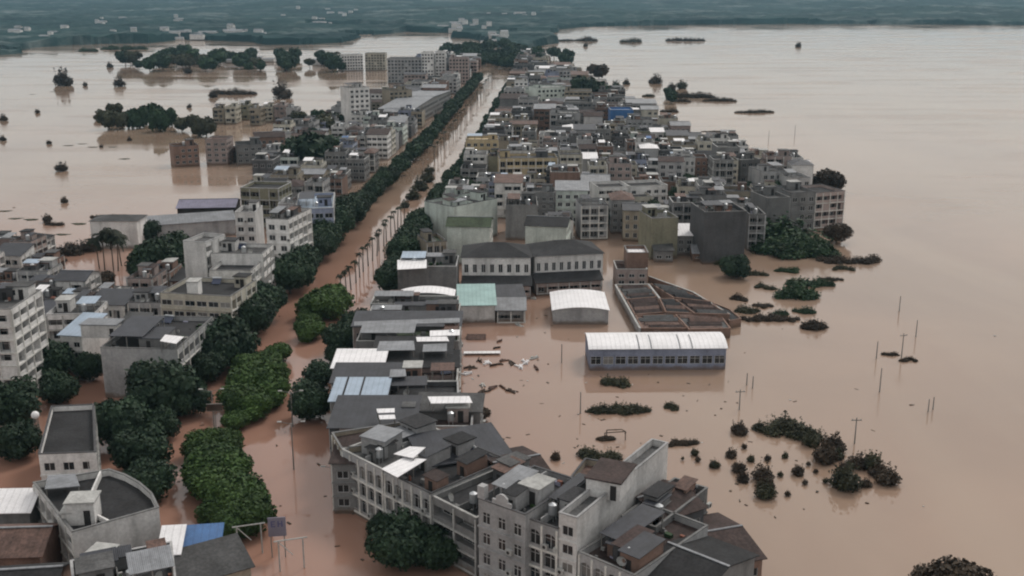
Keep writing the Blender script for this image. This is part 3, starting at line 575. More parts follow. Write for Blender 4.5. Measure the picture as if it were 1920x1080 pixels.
# arcade row and facade row at the bottom: roof line points read along the street front
row = [ # ax, ay, bx, by, H, depth, wall, roofmat, roof, sides, clutter, label, ref
 (622, 812, 640, 842, 9.5, 14, TN, RG, 'flat', 'abbb', 0, 'narrow end bay of the arcaded corner terrace facing the flooded street', None),
 (641, 843, 718, 882, 9.5, 15, LG, RG, 'flat', 'abbb', 2, 'arcaded corner terrace with four bays of framed arches over the flooded street', 'the arcaded corner terrace'),
 (720, 884, 808, 926, 9.5, 15, LG, RD, 'flat', 'abbb', 2, 'weathered grey arcaded shophouse right of the corner terrace', None),
 (810, 930, 893, 972, 9, 16, GR, RD, 'flat', 'lbbb', 2, 'grey shophouse with long galleries right of the weathered arcade', None),
 (897, 935, 985, 966, 13, 12, LG, RD, 'flat', 'sbbb', 2, 'light grey stepped-gable shophouse with small windows along the bottom row', 'the stepped-gable shophouse'),
 (987, 972, 1046, 992, 12, 13, LG, RD, 'flat', 'abbb', 2, 'shophouse with two tall arched balconies right of the stepped gable', 'the arched balcony shophouse'),
 (1048, 962, 1082, 972, 14, 26, WH, RG, 'flat', 'wbbw', 1, 'long narrow white shophouse with a blank side wall stretching back to the water', 'the long white-sided shophouse'),
 (1085, 1035, 1190, 1080, 9.5, 16, LG, RB, 'flat', 'abbb', 2, 'low shophouse with a broad brown roof right of the long white wall', 'the broad brown roof'),
 (1195, 1085, 1300, 1130, 8, 14, GR, RD, 'gable', 'wbbb', 0, 'dark gabled house cut by the bottom edge, right end of the row', None)]
for (ax, ay, bx, by, H, D, wl, rm, rf, sd_, cl, lb, rf_) in row:
    a, b = P(ax, ay, H), P(bx, by, H); d = (b - a).normalized()
    building('shophouse', lb, [a, b, b + Vector((-d.y, d.x)) * D, a + Vector((-d.y, d.x)) * D], H, wl, rm, rf, sd_, cl, ref=rf_, group='shophouses along the bottom street front')
for (ax, ay, bx, by, H, D, wl, rm, rf, sd_, cl, lb) in [
 (800, 875, 955, 850, 9, 9, DG, SD, 'shed', 'bbbb', 0, 'large dark slate-roofed house behind the arcaded terrace'),
 (1062, 905, 1120, 915, 12.5, 8, TN, RR, 'flat', 'wwbb', 0, 'small tan roof house with two dark windows behind the long white shophouse'),
 (960, 915, 1040, 900, 8.5, 12, BR, RB, 'gable', 'bbbb', 1, 'reddish-brown roofed house beside the tan roof house'),
 (1165, 968, 1230, 990, 9.5, 14, GR, RD, 'flat', 'wwbb', 2, 'dark flat-roofed house behind the broad brown roof'),
 (1240, 975, 1320, 950, 9, 9, DG, RB, 'gable', 'wwbb', 0, 'dark brown gabled house jutting into the water behind the long white wall'),
 (1250, 1022, 1310, 1008, 8, 8, LG, RG, 'flat', 'bwbb', 0, 'pale boxy house with light roof in the bottom row'),
 (1290, 1070, 1430, 1045, 6, 12, BR, RB, 'gable', 'wwbb', 0, 'long brown-roofed house nearest the water at the bottom edge')]:
    building('house', lb, rect(ax, ay, bx, by, H, (D,)), H, wl, rm, rf, sd_, cl, rise=1.2)

for cx_, cy_, rr_ in ((205, 480, 12), (195, 520, 8), (215, 545, 5), (240, 500, 8), (300, 510, 8), (330, 490, 6), (585, 300, 9), (625, 295, 6), (1100, 180, 10), (1440, 470, 9), (1500, 470, 9), (235, 470, 6)):
    q_ = P(cx_, cy_); FOOT.append((q_, [q_ + Vector(v) * rr_ for v in ((-1, -1), (1, -1), (1, 1), (-1, 1))]))
# ------------------------------------------------------------ filling the dense quarters house by house
def inside(p, poly):
    c = False; n = len(poly)
    for i in range(n):
        a, b = poly[i], poly[i - 1]
        if (a.y > p.y) != (b.y > p.y) and p.x < (b.x - a.x) * (p.y - a.y) / (b.y - a.y) + a.x: c = not c
    return c
def segd(p, a, b):
    d = b - a; t = max(0, min(1, (p - a).dot(d) / max(d.length_squared, 1e-9))); return (a + d * t - p).length
def clear(poly, gap=.4):
    cs = sum(poly, Vector((0, 0))) / 4; rr = max((p - cs).length for p in poly)
    for c, q in FOOT:
        if (c - cs).length > rr + 45: continue
        pts = poly + [(poly[i] + poly[(i + 1) % 4]) / 2 for i in range(4)] + [cs]
        if any(inside(p, q) for p in pts) or any(inside(p, poly) for p in q + [c]): return False
        for p in poly:
            if min(segd(p, q[i], q[i - 1]) for i in range(len(q))) < gap: return False
    return True
def lerp_x(tbl, y):
    for (y0, x0), (y1, x1) in zip(tbl, tbl[1:]):
        if y0 <= y <= y1: return x0 + (x1 - x0) * (y - y0) / (y1 - y0)
    return tbl[0][1] if y < tbl[0][0] else tbl[-1][1]
PAL = [(GR, 'grey', 5), (LG, 'light grey', 5), (WH, 'white', 4), (PK, 'pinkish', 2), (BR, 'brick brown', 2), (DG, 'dark grey', 3), (TN, 'tan', 2), (CR, 'cream', 3), (GN, 'greenish white', 1), (OL, 'olive', 1), (BW, 'bluish', 1)]
PALW = [p for p in PAL for _ in range(p[2])]
frng = random.Random(7)
FILL = []
def fillrow(xa, xb, y, ya, wmin, wmax, hmin, hmax, group, ang, frac=.93, sides=None, pal=None):
    x = xa
    while x < xb - wmin * .7:
        w_ = min(frng.uniform(wmin, wmax), xb - x); D = ya * frng.uniform(.8, .97)
        if frng.random() > frac: x += w_; continue
        a = Vector((x + .25, y + frng.uniform(-1, 1))); an = ang + frng.uniform(-.04, .04); d = Vector((math.cos(an), math.sin(an))); n = Vector((-d.y, d.x))
        q = [a, a + d * (w_ - .5), a + d * (w_ - .5) + n * D, a + n * D]; x += w_
        if not clear(q): continue
        H = frng.uniform(hmin, hmax); wm = frng.choice(pal or PALW); rf = frng.choices(('flat', 'gable', 'shed', 'hip'), (72, 14, 8, 6))[0]
        rm, rn = frng.choice(((RD, 'dark'), (RD, 'dark'), (RG, 'grey'), (RG, 'grey'))) if rf == 'flat' else frng.choice(((RB, 'brown'), (SG, 'grey'), (RD, 'dark'), (SD, 'slate'), (SW, 'white') if frng.random() < .5 else (RB, 'brown'), (RR, 'rusty'), (SG, 'grey')))
        sd_ = sides or (frng.choice('bwffwsfg') + frng.choice('wwfb') + 'b' + frng.choice('wwfb'))
        far = y > 600
        o = building('apartment_block' if H > 10.3 else 'house', None, q, H, wm[0], rm, rf, sd_, 1 if y > 620 else 2, group=group, seed=frng.randint(0, 99999), rise=frng.uniform(1, 1.8))
        FILL.append((len(BL) - 1, wm[1], rn, rf, sd_))
# right bank
shoreR = [(290, 58), (300, 60), (330, 68), (362, 104), (414, 121), (466, 106), (533, 88), (742, 74), (867, 60), (1000, 42), (1200, 36)]
streetR = [(290, -24), (381, -22), (497, -14), (620, -8), (977, 2), (1200, 10)]
y = 297.0
while y < 1150:
    step = 11.2 if y < 500 else 13.5 if y < 600 else 17
    xr = lerp_x(shoreR, y) - (2 if y > 360 else 0)
    fillrow(lerp_x(streetR, y) if y > 318 else 36, xr, y, step, 6.5 if y < 500 else 8.5 if y < 600 else 11, 11 if y < 500 else 14 if y < 600 else 19, 6 if y < 380 else 6.5, 12.5 if y < 380 else 13.5, 'houses of the dense right bank', -.04)
    y += step
# left bank
shoreL = [(240, -105), (290, -150), (330, -100), (362, -92), (481, -112), (540, -118), (600, -104), (700, -88), (800, -80), (977, -98), (1200, -90)]
streetL = [(230, -66), (371, -61), (481, -56), (676, -45), (977, -33), (1200, -24)]
y = 332.0
while y < 1150:
    step = 11.5 if y < 520 else 13.5 if y < 600 else 17
    fillrow(lerp_x(shoreL, y), lerp_x(streetL, y), y, step, 7 if y < 600 else 11, 11 if y < 600 else 18, 6, 12.5, 'houses of the left bank', -.04, .93)
    y += step
# lower left quarter
y = 208.0
while y < 300:
    fillrow(lerp_x([(200, -108), (250, -135), (300, -158)], y), lerp_x([(200, -80), (222, -74), (240, -72), (262, -80), (300, -104)], y), y, 9.6, 6, 9, 4.5, 8.5, 'houses of the lower left quarter', -.05, .97, 'ffbf', [(WH, 'white'), (LG, 'light grey'), (PK, 'pinkish'), (WH, 'white'), (GR, 'grey'), (BR, 'brick brown')])
    y += 9.6

# ------------------------------------------------------------ labels for the filled houses from their looks and nearest landmark
REFS = [(b['ref'], b['c'], b['H']) for b in BL if b['ref']]
def relate(c, skip=None):
    best = None
    for n, rc, h in REFS:
        d = (rc - c).length
        if best is None or d < best[0]: best = (d, n, rc)
    d, n, rc = best; v = c - rc
    rel = ('right of' if v.x > 0 else 'left of') if abs(v.x) > abs(v.y) * .8 else ('behind' if v.y > 0 else 'in front of')
    return rel, n, d
ORD = ['nearest', 'second nearest', 'third nearest', 'fourth nearest', 'fifth nearest', 'sixth nearest', 'seventh nearest', 'eighth nearest', 'ninth nearest', 'tenth nearest'] + [w_ + ' nearest' for w_ in 'eleventh twelfth thirteenth fourteenth fifteenth sixteenth seventeenth eighteenth nineteenth twentieth'.split()] + [f'twenty-{w_} nearest' for w_ in 'first second third fourth fifth sixth seventh eighth ninth'.split()] + ['thirtieth nearest'] + [f'thirty-{w_} nearest' for w_ in 'first second third fourth fifth sixth seventh eighth ninth'.split()]
def settle(items):
    """items: (object, description, centre); gives each its own label"""
    g = {}
    for o, desc, c in items:
        rel, n, d = relate(c); g.setdefault((desc, rel, n), []).append((d, o))
    for (desc, rel, n), l in g.items():
        l.sort(key=lambda t: t[0])
        for k, (d, o) in enumerate(l):
            o['label'] = f'{desc} {rel} {n}' if len(l) == 1 else f'{desc} {rel} {n}, {ORD[min(k, len(ORD) - 1)]}'
RN = {'flat': 'flat roof', 'gable': 'gabled roof', 'shed': 'sloping roof', 'hip': 'hipped roof'}
items = []
for i, wn, rn, rf, sd_ in FILL:
    b = BL[i]; f = b['feats']; ex = [t for t in f if 'canopy' in t]
    size = 'tall' if b['H'] > 11 else 'low' if b['H'] < 7 else ''
    desc = f"{'' if b['H'] > 10.3 else size} {wn} {'block' if b['H'] > 10.3 else 'house'}, {ex[0] if ex else rn + ' ' + RN[rf]},".strip()
    items.append((b['o'], desc, b['c']))
settle(items)
print('buildings', len(BL), 'fill', len(FILL))
exec_after = True
#@@PART2@@
# ------------------------------------------------------------ flood water
def water_mat():
    m = bpy.data.materials.new('muddy flood water'); m.use_nodes = True; t = m.node_tree; b = t.nodes['Principled BSDF']; L = t.links.new
    b.inputs['Roughness'].default_value = .13; b.inputs['IOR'].default_value = 1.5; b.inputs['Specular IOR Level'].default_value = .5
    g = nn(t, 'NewGeometry')
    n1 = nn(t, 'TexNoise'); n1.inputs['Scale'].default_value = .012; n1.inputs['Detail'].default_value = 5; n1.inputs['Distortion'].default_value = .6; L(g.outputs['Position'], n1.inputs['Vector'])
    r = nn(t, 'MapRange'); r.inputs[1].default_value = .35; r.inputs[2].default_value = .65; L(n1.outputs[0], r.inputs[0])
    mc = nn(t, 'Mix', data_type='RGBA'); L(r.outputs[0], mc.inputs[0]); mc.inputs[6].default_value = (.285, .198, .148, 1); mc.inputs[7].default_value = (.225, .158, .12, 1)
    mp = nn(t, 'Mapping'); mp.inputs['Scale'].default_value = (.02, .0035, 1); mp.inputs['Rotation'].default_value = (0, 0, .25); L(g.outputs['Position'], mp.inputs[0])
    ns = nn(t, 'TexNoise'); ns.inputs['Scale'].default_value = 1; ns.inputs['Detail'].default_value = 6; ns.inputs['Distortion'].default_value = 1.2; L(mp.outputs[0], ns.inputs['Vector'])
    rs = nn(t, 'MapRange'); rs.inputs[1].default_value = .4; rs.inputs[2].default_value = .66; rs.inputs[3].default_value = 0; rs.inputs[4].default_value = .6; L(ns.outputs[0], rs.inputs[0])
    m2 = nn(t, 'Mix', data_type='RGBA'); L(rs.outputs[0], m2.inputs[0]); L(mc.outputs[2], m2.inputs[6]); m2.inputs[7].default_value = (.31, .235, .178, 1)
    sx = nn(t, 'SeparateXYZ'); L(g.outputs['Position'], sx.inputs[0]); nw = nn(t, 'TexNoise'); nw.inputs['Scale'].default_value = .02; nw.inputs['Detail'].default_value = 4; L(g.outputs['Position'], nw.inputs['Vector'])
    mm = nn(t, 'Math', operation='MULTIPLY_ADD'); L(nw.outputs[0], mm.inputs[0]); mm.inputs[1].default_value = 60; L(sx.outputs[0], mm.inputs[2])      # redder water to the west, fading to the base colour eastward
    rw = nn(t, 'MapRange'); rw.inputs[1].default_value = 0; rw.inputs[2].default_value = 60; rw.inputs[3].default_value = .75; rw.inputs[4].default_value = 0; L(mm.outputs[0], rw.inputs[0])
    ry = nn(t, 'MapRange'); ry.inputs[1].default_value = 260; ry.inputs[2].default_value = 420; ry.inputs[3].default_value = 1; ry.inputs[4].default_value = 0; L(sx.outputs[1], ry.inputs[0])
    mt = nn(t, 'Math', operation='MULTIPLY'); L(rw.outputs[0], mt.inputs[0]); L(ry.outputs[0], mt.inputs[1])
    m3 = nn(t, 'Mix', data_type='RGBA'); L(mt.outputs[0], m3.inputs[0]); L(m2.outputs[2], m3.inputs[6]); m3.inputs[7].default_value = (.3, .155, .115, 1); L(m3.outputs[2], b.inputs['Base Color'])
    n2 = nn(t, 'TexNoise'); n2.inputs['Scale'].default_value = .55; n2.inputs['Detail'].default_value = 4; L(g.outputs['Position'], n2.inputs['Vector'])
    n3 = nn(t, 'TexNoise'); n3.inputs['Scale'].default_value = 1; n3.inputs['Detail'].default_value = 5; mw = nn(t, 'Mapping'); mw.inputs['Scale'].default_value = (.009, .03, 1); L(g.outputs['Position'], mw.inputs[0]); L(mw.outputs[0], n3.inputs['Vector'])
    r3 = nn(t, 'MapRange'); r3.inputs[1].default_value = .42; r3.inputs[2].default_value = .62; r3.inputs[3].default_value = .03; r3.inputs[4].default_value = .2; L(n3.outputs[0], r3.inputs[0]); L(r3.outputs[0], b.inputs['Roughness'])
    bp = nn(t, 'Bump'); bp.inputs['Distance'].default_value = .04; rb_ = nn(t, 'MapRange'); rb_.inputs[1].default_value = .4; rb_.inputs[2].default_value = .65; rb_.inputs[3].default_value = .08; rb_.inputs[4].default_value = .5; L(n3.outputs[0], rb_.inputs[0]); L(rb_.outputs[0], bp.inputs['Strength']); L(n2.outputs[0], bp.inputs['Height']); L(bp.outputs[0], b.inputs['Normal'])
    return m
wm_ = MB(); wm_.q((-9000, -600, 0), (9000, -600, 0), (9000, 16000, 0), (-9000, 16000, 0)); wm_.build('flood_water', water_mat(), None, kind='structure')

# ------------------------------------------------------------ far land: forest, hills
def landmat():
    m = mat('far forest', (.022, .05, .05), .95, .5, .006, col2=(.008, .024, .028), spec=.1, fine=.0, streak=.0); t = m.node_tree; g = nn(t, 'NewGeometry'); n = nn(t, 'TexNoise'); n.inputs['Scale'].default_value = .0045; n.inputs['Detail'].default_value = 8; n.inputs['Roughness'].default_value = .75; t.links.new(g.outputs['Position'], n.inputs['Vector']); q = nn(t, 'MapRange'); q.inputs[1].default_value = .52; q.inputs[2].default_value = .64; t.links.new(n.outputs[0], q.inputs[0]); bs = t.nodes['Principled BSDF']; o_ = bs.inputs['Base Color'].links[0].from_socket; k = nn(t, 'Mix', data_type='RGBA'); k.inputs[7].default_value = (.11, .14, .14, 1); t.links.new(q.outputs[0], k.inputs[0]); t.links.new(o_, k.inputs[6]); t.links.new(k.outputs[2], bs.inputs['Base Color'])  # blue-green of distance haze is put into the forest colour itself
    return m
POLY_IN = [[(-900, 104), (0, 103), (45, 100), (50, 92), (135, 84), (280, 81), (340, 74), (470, 78), (500, 84), (560, 84), (640, 80), (700, 66), (760, 60), (800, 62), (830, 70), (880, 72), (930, 88), (985, 94), (1010, 86), (1045, 80), (1035, 66), (1046, 55), (1110, 50), (1250, 47), (1500, 45), (2000, 48), (2900, 52), (2900, -30), (-900, -30)],
]
POLY_OUT = [[(575, 46), (780, 46), (775, 53), (640, 55), (578, 54)], [(640, 66), (700, 64), (700, 70), (640, 72)], [(935, 60), (965, 58), (965, 67), (937, 67)], [(0, 101), (48, 99), (50, 95), (10, 96)], [(790, 62), (850, 62), (850, 72), (800, 70)], [(440, 88), (640, 84), (690, 72), (720, 78), (700, 96), (500, 96)]]
def mask(px, py):
    r = np.zeros(px.shape, bool)
    for lst, val in ((POLY_IN, True), (POLY_OUT, False)):
        for pl in lst:
            c = np.zeros(px.shape, bool)
            for i in range(len(pl)):
                (x0, y0), (x1, y1) = pl[i], pl[i - 1]
                if y0 == y1: continue
                c ^= ((y0 > py) != (y1 > py)) & (px < (x1 - x0) * (py - y0) / (y1 - y0) + x0)
            r = np.where(c, val, r)
    return r
def vnoise(x, y, s, seed):
    x = x / s; y = y / s; xi = np.floor(x).astype(np.int64); yi = np.floor(y).astype(np.int64); fx = x - xi; fy = y - yi
    fx = fx * fx * (3 - 2 * fx); fy = fy * fy * (3 - 2 * fy)
    def h(a, b):
        v = (a * 374761393 + b * 668265263 + seed * 974634777) & 0xffffffff; v = ((v ^ (v >> 13)) * 1274126177) & 0xffffffff
        return ((v ^ (v >> 16)) & 0xffff) / 65535.0
    return (h(xi, yi) * (1 - fx) + h(xi + 1, yi) * fx) * (1 - fy) + (h(xi, yi + 1) * (1 - fx) + h(xi + 1, yi + 1) * fx) * fy
nr, nc = 330, 520
inv = np.linspace(1 / 960.0, 1 / 11000.0, nr); dist = (1 / inv)[:, None]
tx = np.linspace(-.85, .85, nc)[None, :]
X = dist * tx; Y = dist * np.ones_like(tx)
dd = Y * ct + HC * st
pxs = 960 + F * X / dd; pys = 540 - F * (Y * st - HC * ct) / dd
wob = (vnoise(X, Y, 60, 3) - .5) * 2.2
mk = mask(pxs + (vnoise(X, Y, 90, 5) - .5) * 14, pys + wob * np.clip(900 / Y, .2, 1))
hill = np.clip((Y - 2200) / 900, 0, 1) * 26 * np.clip(vnoise(X, Y, 620, 21) * 1.6 - .5, 0, 1) + np.clip((Y - 3200) / 6000, 0, 1) ** 1.4 * (60 + 110 * vnoise(X, Y, 1700, 9) + 50 * vnoise(X, Y, 600, 11))
can = 2 + 5 * vnoise(X, Y, 14, 1) + 5 * vnoise(X, Y, 45, 2) + 6 * (vnoise(X, Y, 190, 4) - .3)
Z = np.where(mk, np.maximum(can, 1.2) + hill, -5)
V = np.stack([X, Y, Z], -1).reshape(-1, 3)
idx = np.arange(nr * nc).reshape(nr, nc)
fq = np.stack([idx[:-1, :-1], idx[:-1, 1:], idx[1:, 1:], idx[1:, :-1]], -1)
keep = (mk[:-1, :-1] | mk[:-1, 1:] | mk[1:, 1:] | mk[1:, :-1]); fq = fq[keep]
used = np.unique(fq); remap = np.zeros(nr * nc, np.int64); remap[used] = np.arange(len(used))
me = bpy.data.meshes.new('hills'); me.from_pydata(V[used].tolist(), [], remap[fq].tolist()); me.materials.append(landmat()); me.update()
link('hills', me, None, kind='structure')
def far_z(x, y):
    j = int(round((x / y + .85) / 1.7 * (nc - 1))); i = int(round((1 / 960.0 - 1 / y) / (1 / 960.0 - 1 / 11000.0) * (nr - 1)))
    i = min(max(i, 0), nr - 1); j = min(max(j, 0), nc - 1); return float(Z[i, j])
# villages in the far forest
vr = random.Random(5); VH = {}
def far_house_mesh(w_, d_, h_, gable):
    m = MB(); m.box(-w_/2, w_/2, -d_/2, d_/2, -6, h_); return m.mesh('wall', [WH])
def far_roof_mesh(w_, d_, h_):
    m = MB(); m.q((-w_/2 - .5, -d_/2 - .5, h_), (w_/2 + .5, -d_/2 - .5, h_), (w_/2 + .5, 0, h_ + 3), (-w_/2 - .5, 0, h_ + 3)); m.q((w_/2 + .5, d_/2 + .5, h_), (-w_/2 - .5, d_/2 + .5, h_), (-w_/2 - .5, 0, h_ + 3), (w_/2 + .5, 0, h_ + 3)); return m.mesh('roof', [SG])
fhm = [(far_house_mesh(a, b, c, 0), far_roof_mesh(a, b, c)) for a, b, c in ((16, 10, 11), (24, 12, 9), (12, 10, 16), (34, 14, 8))]
for (cx, cy_, sx, sy, n_, phr) in ((345, 72, 60, 3, 11, 'left shore'), (450, 71, 28, 4, 10, 'left shore'), (605, 47, 25, 3, 7, 'far left fields'), (870, 62, 60, 9, 14, 'street end'), (930, 84, 30, 7, 8, 'street end'), (250, 45, 150, 10, 8, 'far left fields'), (1010, 38, 60, 4, 5, 'far fields'), (120, 68, 120, 10, 9, 'far left woods'), (700, 30, 300, 12, 9, 'distant hills'), (420, 118, 150, 4, 14, 'wooded island'), (620, 122, 20, 4, 4, 'wooded island')):
    for _ in range(n_):
        p = P(vr.gauss(cx, sx * .5), vr.gauss(cy_, sy * .5)); z = max(0, far_z(p.x, p.y) - 5 * 0 - 3)
        a, b = vr.choice(fhm); s = vr.uniform(.5, .85)
        o = thing('village_house', 'x', 'house', (p.x, p.y, z), vr.uniform(-.3, .3), f'tiny village buildings of the {phr}'); VH.setdefault(phr, []).append((p.x / p.y, o))
        s *= .8 if p.y < 1500 else 1; o.scale = (s, s, s * .8); link('wall', a, o); link('roof', b, o)

for phr, l in VH.items():
    l.sort(key=lambda t: t[0])
    for k, (_, o) in enumerate(l): o['label'] = f'tiny pale village building among trees of the {phr}, {ORD[k].split()[0] if k else "first"} from the left'
# ------------------------------------------------------------ trees
def crown_mesh(name, seed, lm, rx, ry, rz, lobes, nleaf, leaf, zc, core=.8, low=.0, sp=(.82, 1.06), twigs=0):
    rng = np.random.RandomState(seed); v = []; f = []; mi = []
    L = [(np.array([0, 0, 0.0]), 1.0)]
    for i in range(lobes):
        a = 2 * math.pi * i / lobes + rng.uniform(-.4, .4); e = rng.uniform(-.2, .95); rr = rng.uniform(.5, .72)
        L.append((np.array([math.cos(a) * math.cos(e), math.sin(a) * math.cos(e), math.sin(e) * .8]) * rr, rng.uniform(.36, .55)))
    L[0] = (L[0][0], .72)
    S = np.array([rx, ry, rz])
    # inner branches and shaded leaves: a lumpy core per lobe
    for c, r in L:
        n0 = len(v); k, q = 10, 6
        for j in range(q + 1):
            ph = -math.pi / 2 + math.pi * j / q
            for i in range(k):
                t = 2 * math.pi * i / k; d = np.array([math.cos(t) * math.cos(ph), math.sin(t) * math.cos(ph), math.sin(ph)]); rad = r * core * (1 + rng.uniform(-.14, .14))
                p = (c + d * rad); p[2] = max(p[2], -.55); v.append(tuple(p * S + [0, 0, zc]))
        for j in range(q):
            for i in range(k): f.append((n0 + j * k + i, n0 + j * k + (i + 1) % k, n0 + (j + 1) * k + (i + 1) % k, n0 + (j + 1) * k + i))
    w = np.array([r * r for _, r in L]); w /= w.sum()
    for _ in range(nleaf):
        c, r = L[rng.choice(len(L), p=w)]; d = rng.normal(size=3); d /= np.linalg.norm(d)
        p = (c + d * r * (rng.uniform(*sp))); 
        if p[2] < -.6 + low: continue
        inside_ = any(np.linalg.norm(p - c2) < r2 * .78 for c2, r2 in L)
        if inside_: continue
        p = p * S + [0, 0, zc]; nrm = d + rng.normal(size=3) * .55; nrm /= np.linalg.norm(nrm)
        u = np.cross(nrm, rng.normal(size=3)); u /= np.linalg.norm(u); w2 = np.cross(nrm, u); s = leaf * rng.uniform(.6, 1.35); n0 = len(v)
        for a, b in ((-1, -.5), (0, -.9), (1, -.2), (.7, .8), (-.5, .9)): v.append(tuple(p + u * a * s + w2 * b * s + nrm * rng.uniform(-.2, .2) * s))
        f.append((n0, n0 + 1, n0 + 2, n0 + 3, n0 + 4))
    for _ in range(twigs):
        a = rng.uniform(0, 6.28); q = rng.uniform(.1, .8); x, y = math.cos(a) * q, math.sin(a) * q; h = rng.uniform(.9, 1.7); dx, dy = rng.uniform(-.3, .3, 2); n0 = len(v)
        v += [(x - .015, y, 0), (x + .015, y, 0), (x + dx, y + dy, h), (x, y + .02, 0)]; f += [(n0, n0 + 1, n0 + 2), (n0 + 1, n0 + 3, n0 + 2), (n0 + 3, n0, n0 + 2)]
        for j in range(5):
            t = rng.uniform(.4, 1); c = np.array([x + dx * t, y + dy * t, h * t]); n0 = len(v); s = leaf
            for _k in range(4): v.append(tuple(c + rng.normal(size=3) * s))
            f.append((n0, n0 + 1, n0 + 2, n0 + 3))
    me = bpy.data.meshes.new(name); me.from_pydata(v, [], f); me.materials.append(lm); me.update(); return me
def trunk_mesh(h, r, rng):
    m = MB(); m.tube((0, 0, -2), (0, 0, h * .55), r, r * .75, 8)
    for i in range(5):
        a = i * 1.26 + rng.random(); m.tube((0, 0, h * .45), (math.cos(a) * h * .35, math.sin(a) * h * .35, h * rng.uniform(.8, 1.05)), r * .5, r * .2, 5)
    return m.mesh('trunk', [TK])
TR = {}
trr = random.Random(3)
for kind, lm, n_ in (('dark', LD, 4), ('bright', LB, 4), ('mid', LM, 3), ('olive', LO, 3), ('brown', LN, 3)):
    TR[kind] = [crown_mesh('crown', 10 * i + len(kind), lm, 1, 1, 1.0, 8 + i % 3, 4600, .058, 0, .76, .0, (.78, 1.17)) for i in range(n_)]
    TR[kind + 'far'] = [crown_mesh('crown', 10 * i + 50 + len(kind), lm, 1, 1, .92, 6, 700, .12, 0) for i in range(2)]
for kind, lm in (('brown', LN), ('olive', LO), ('mid', LM)):
    TR['scrub' + kind] = [crown_mesh('clump', 200 + 7 * i + len(kind), lm, 1, 1, .9, 7, 1500, .085, 0, .62, .0, (.7, 1.35), 26) for i in range(4)]
TRK = [trunk_mesh(1.0, .07, trr) for _ in range(3)]
TREES = []
def tree(x, y, r, kind, name='street_tree', hz=None, zc=None, label=None, group=None, cat='tree', flat=1.0, sx=1.0, desc=None):
    r *= 1.12; hz = hz or r * (1.05 if kind in ('dark', 'mid') else .9); zc = r * .8 + .8 if zc is None else zc
    o = thing(name, label or 'x', cat, (x, y, 0), trr.uniform(0, 6.28), group)
    d = math.hypot(x, y); ms = TR['scrub' + kind] if cat in ('bush', 'shrub') and kind in ('brown', 'olive') else TR[kind if d < 420 else kind + 'far']
    c = link('crown', trr.choice(ms), o, (0, 0, zc)); c.scale = (r * sx, r, hz * flat)
    t = link('trunk', trr.choice(TRK), o); s = max(.8, zc); t.scale = (s, s, s)
    if not label: TREES.append((o, desc, Vector((x, y))))
    return o
def line_pts(pts, z, sp):
    w_ = [P(a, b, z) for a, b in pts]; out = []; carry = 0
    for a, b in zip(w_, w_[1:]):
        L = (b - a).length; t = carry
        while t < L: out.append(a + (b - a) * t / L); t += sp
        carry = t - L
    return out
tr = random.Random(11)
LEFTROW = [(x_ - 9, y_) for x_, y_ in [(478, 602), (510, 562), (556, 522), (592, 482), (622, 440), (655, 408), (693, 372), (732, 335), (768, 300), (800, 270), (828, 238), (852, 208), (876, 180), (896, 158), (908, 142)]]
for p in line_pts(LEFTROW, 4, 7.2):
    r = tr.uniform(3.9, 5.3) if p.y < 360 else tr.uniform(3.0, 4.2)
    if tr.random() < .1: continue
    tree(p.x + tr.uniform(-.6, .6), p.y, r, 'dark', group='dark street trees along the left side of the boulevard', desc='dark left-row street tree,')
RIGHTROW = [(x_ + 9, y_) for x_, y_ in [(722, 528), (738, 492), (756, 458), (778, 425), (802, 393), (824, 358), (846, 328), (868, 298), (886, 268), (904, 238), (924, 200), (940, 172), (952, 148)]]
for p in line_pts(RIGHTROW, 4, 7.0):
    r = tr.uniform(3.0, 4.5) if p.y < 330 else tr.uniform(2.4, 3.7)
    if tr.random() < .12: continue
    tree(p.x + tr.uniform(-.6, .6), p.y, r, 'dark', group='dark street trees along the right side of the boulevard', desc='dark right-row street tree,')
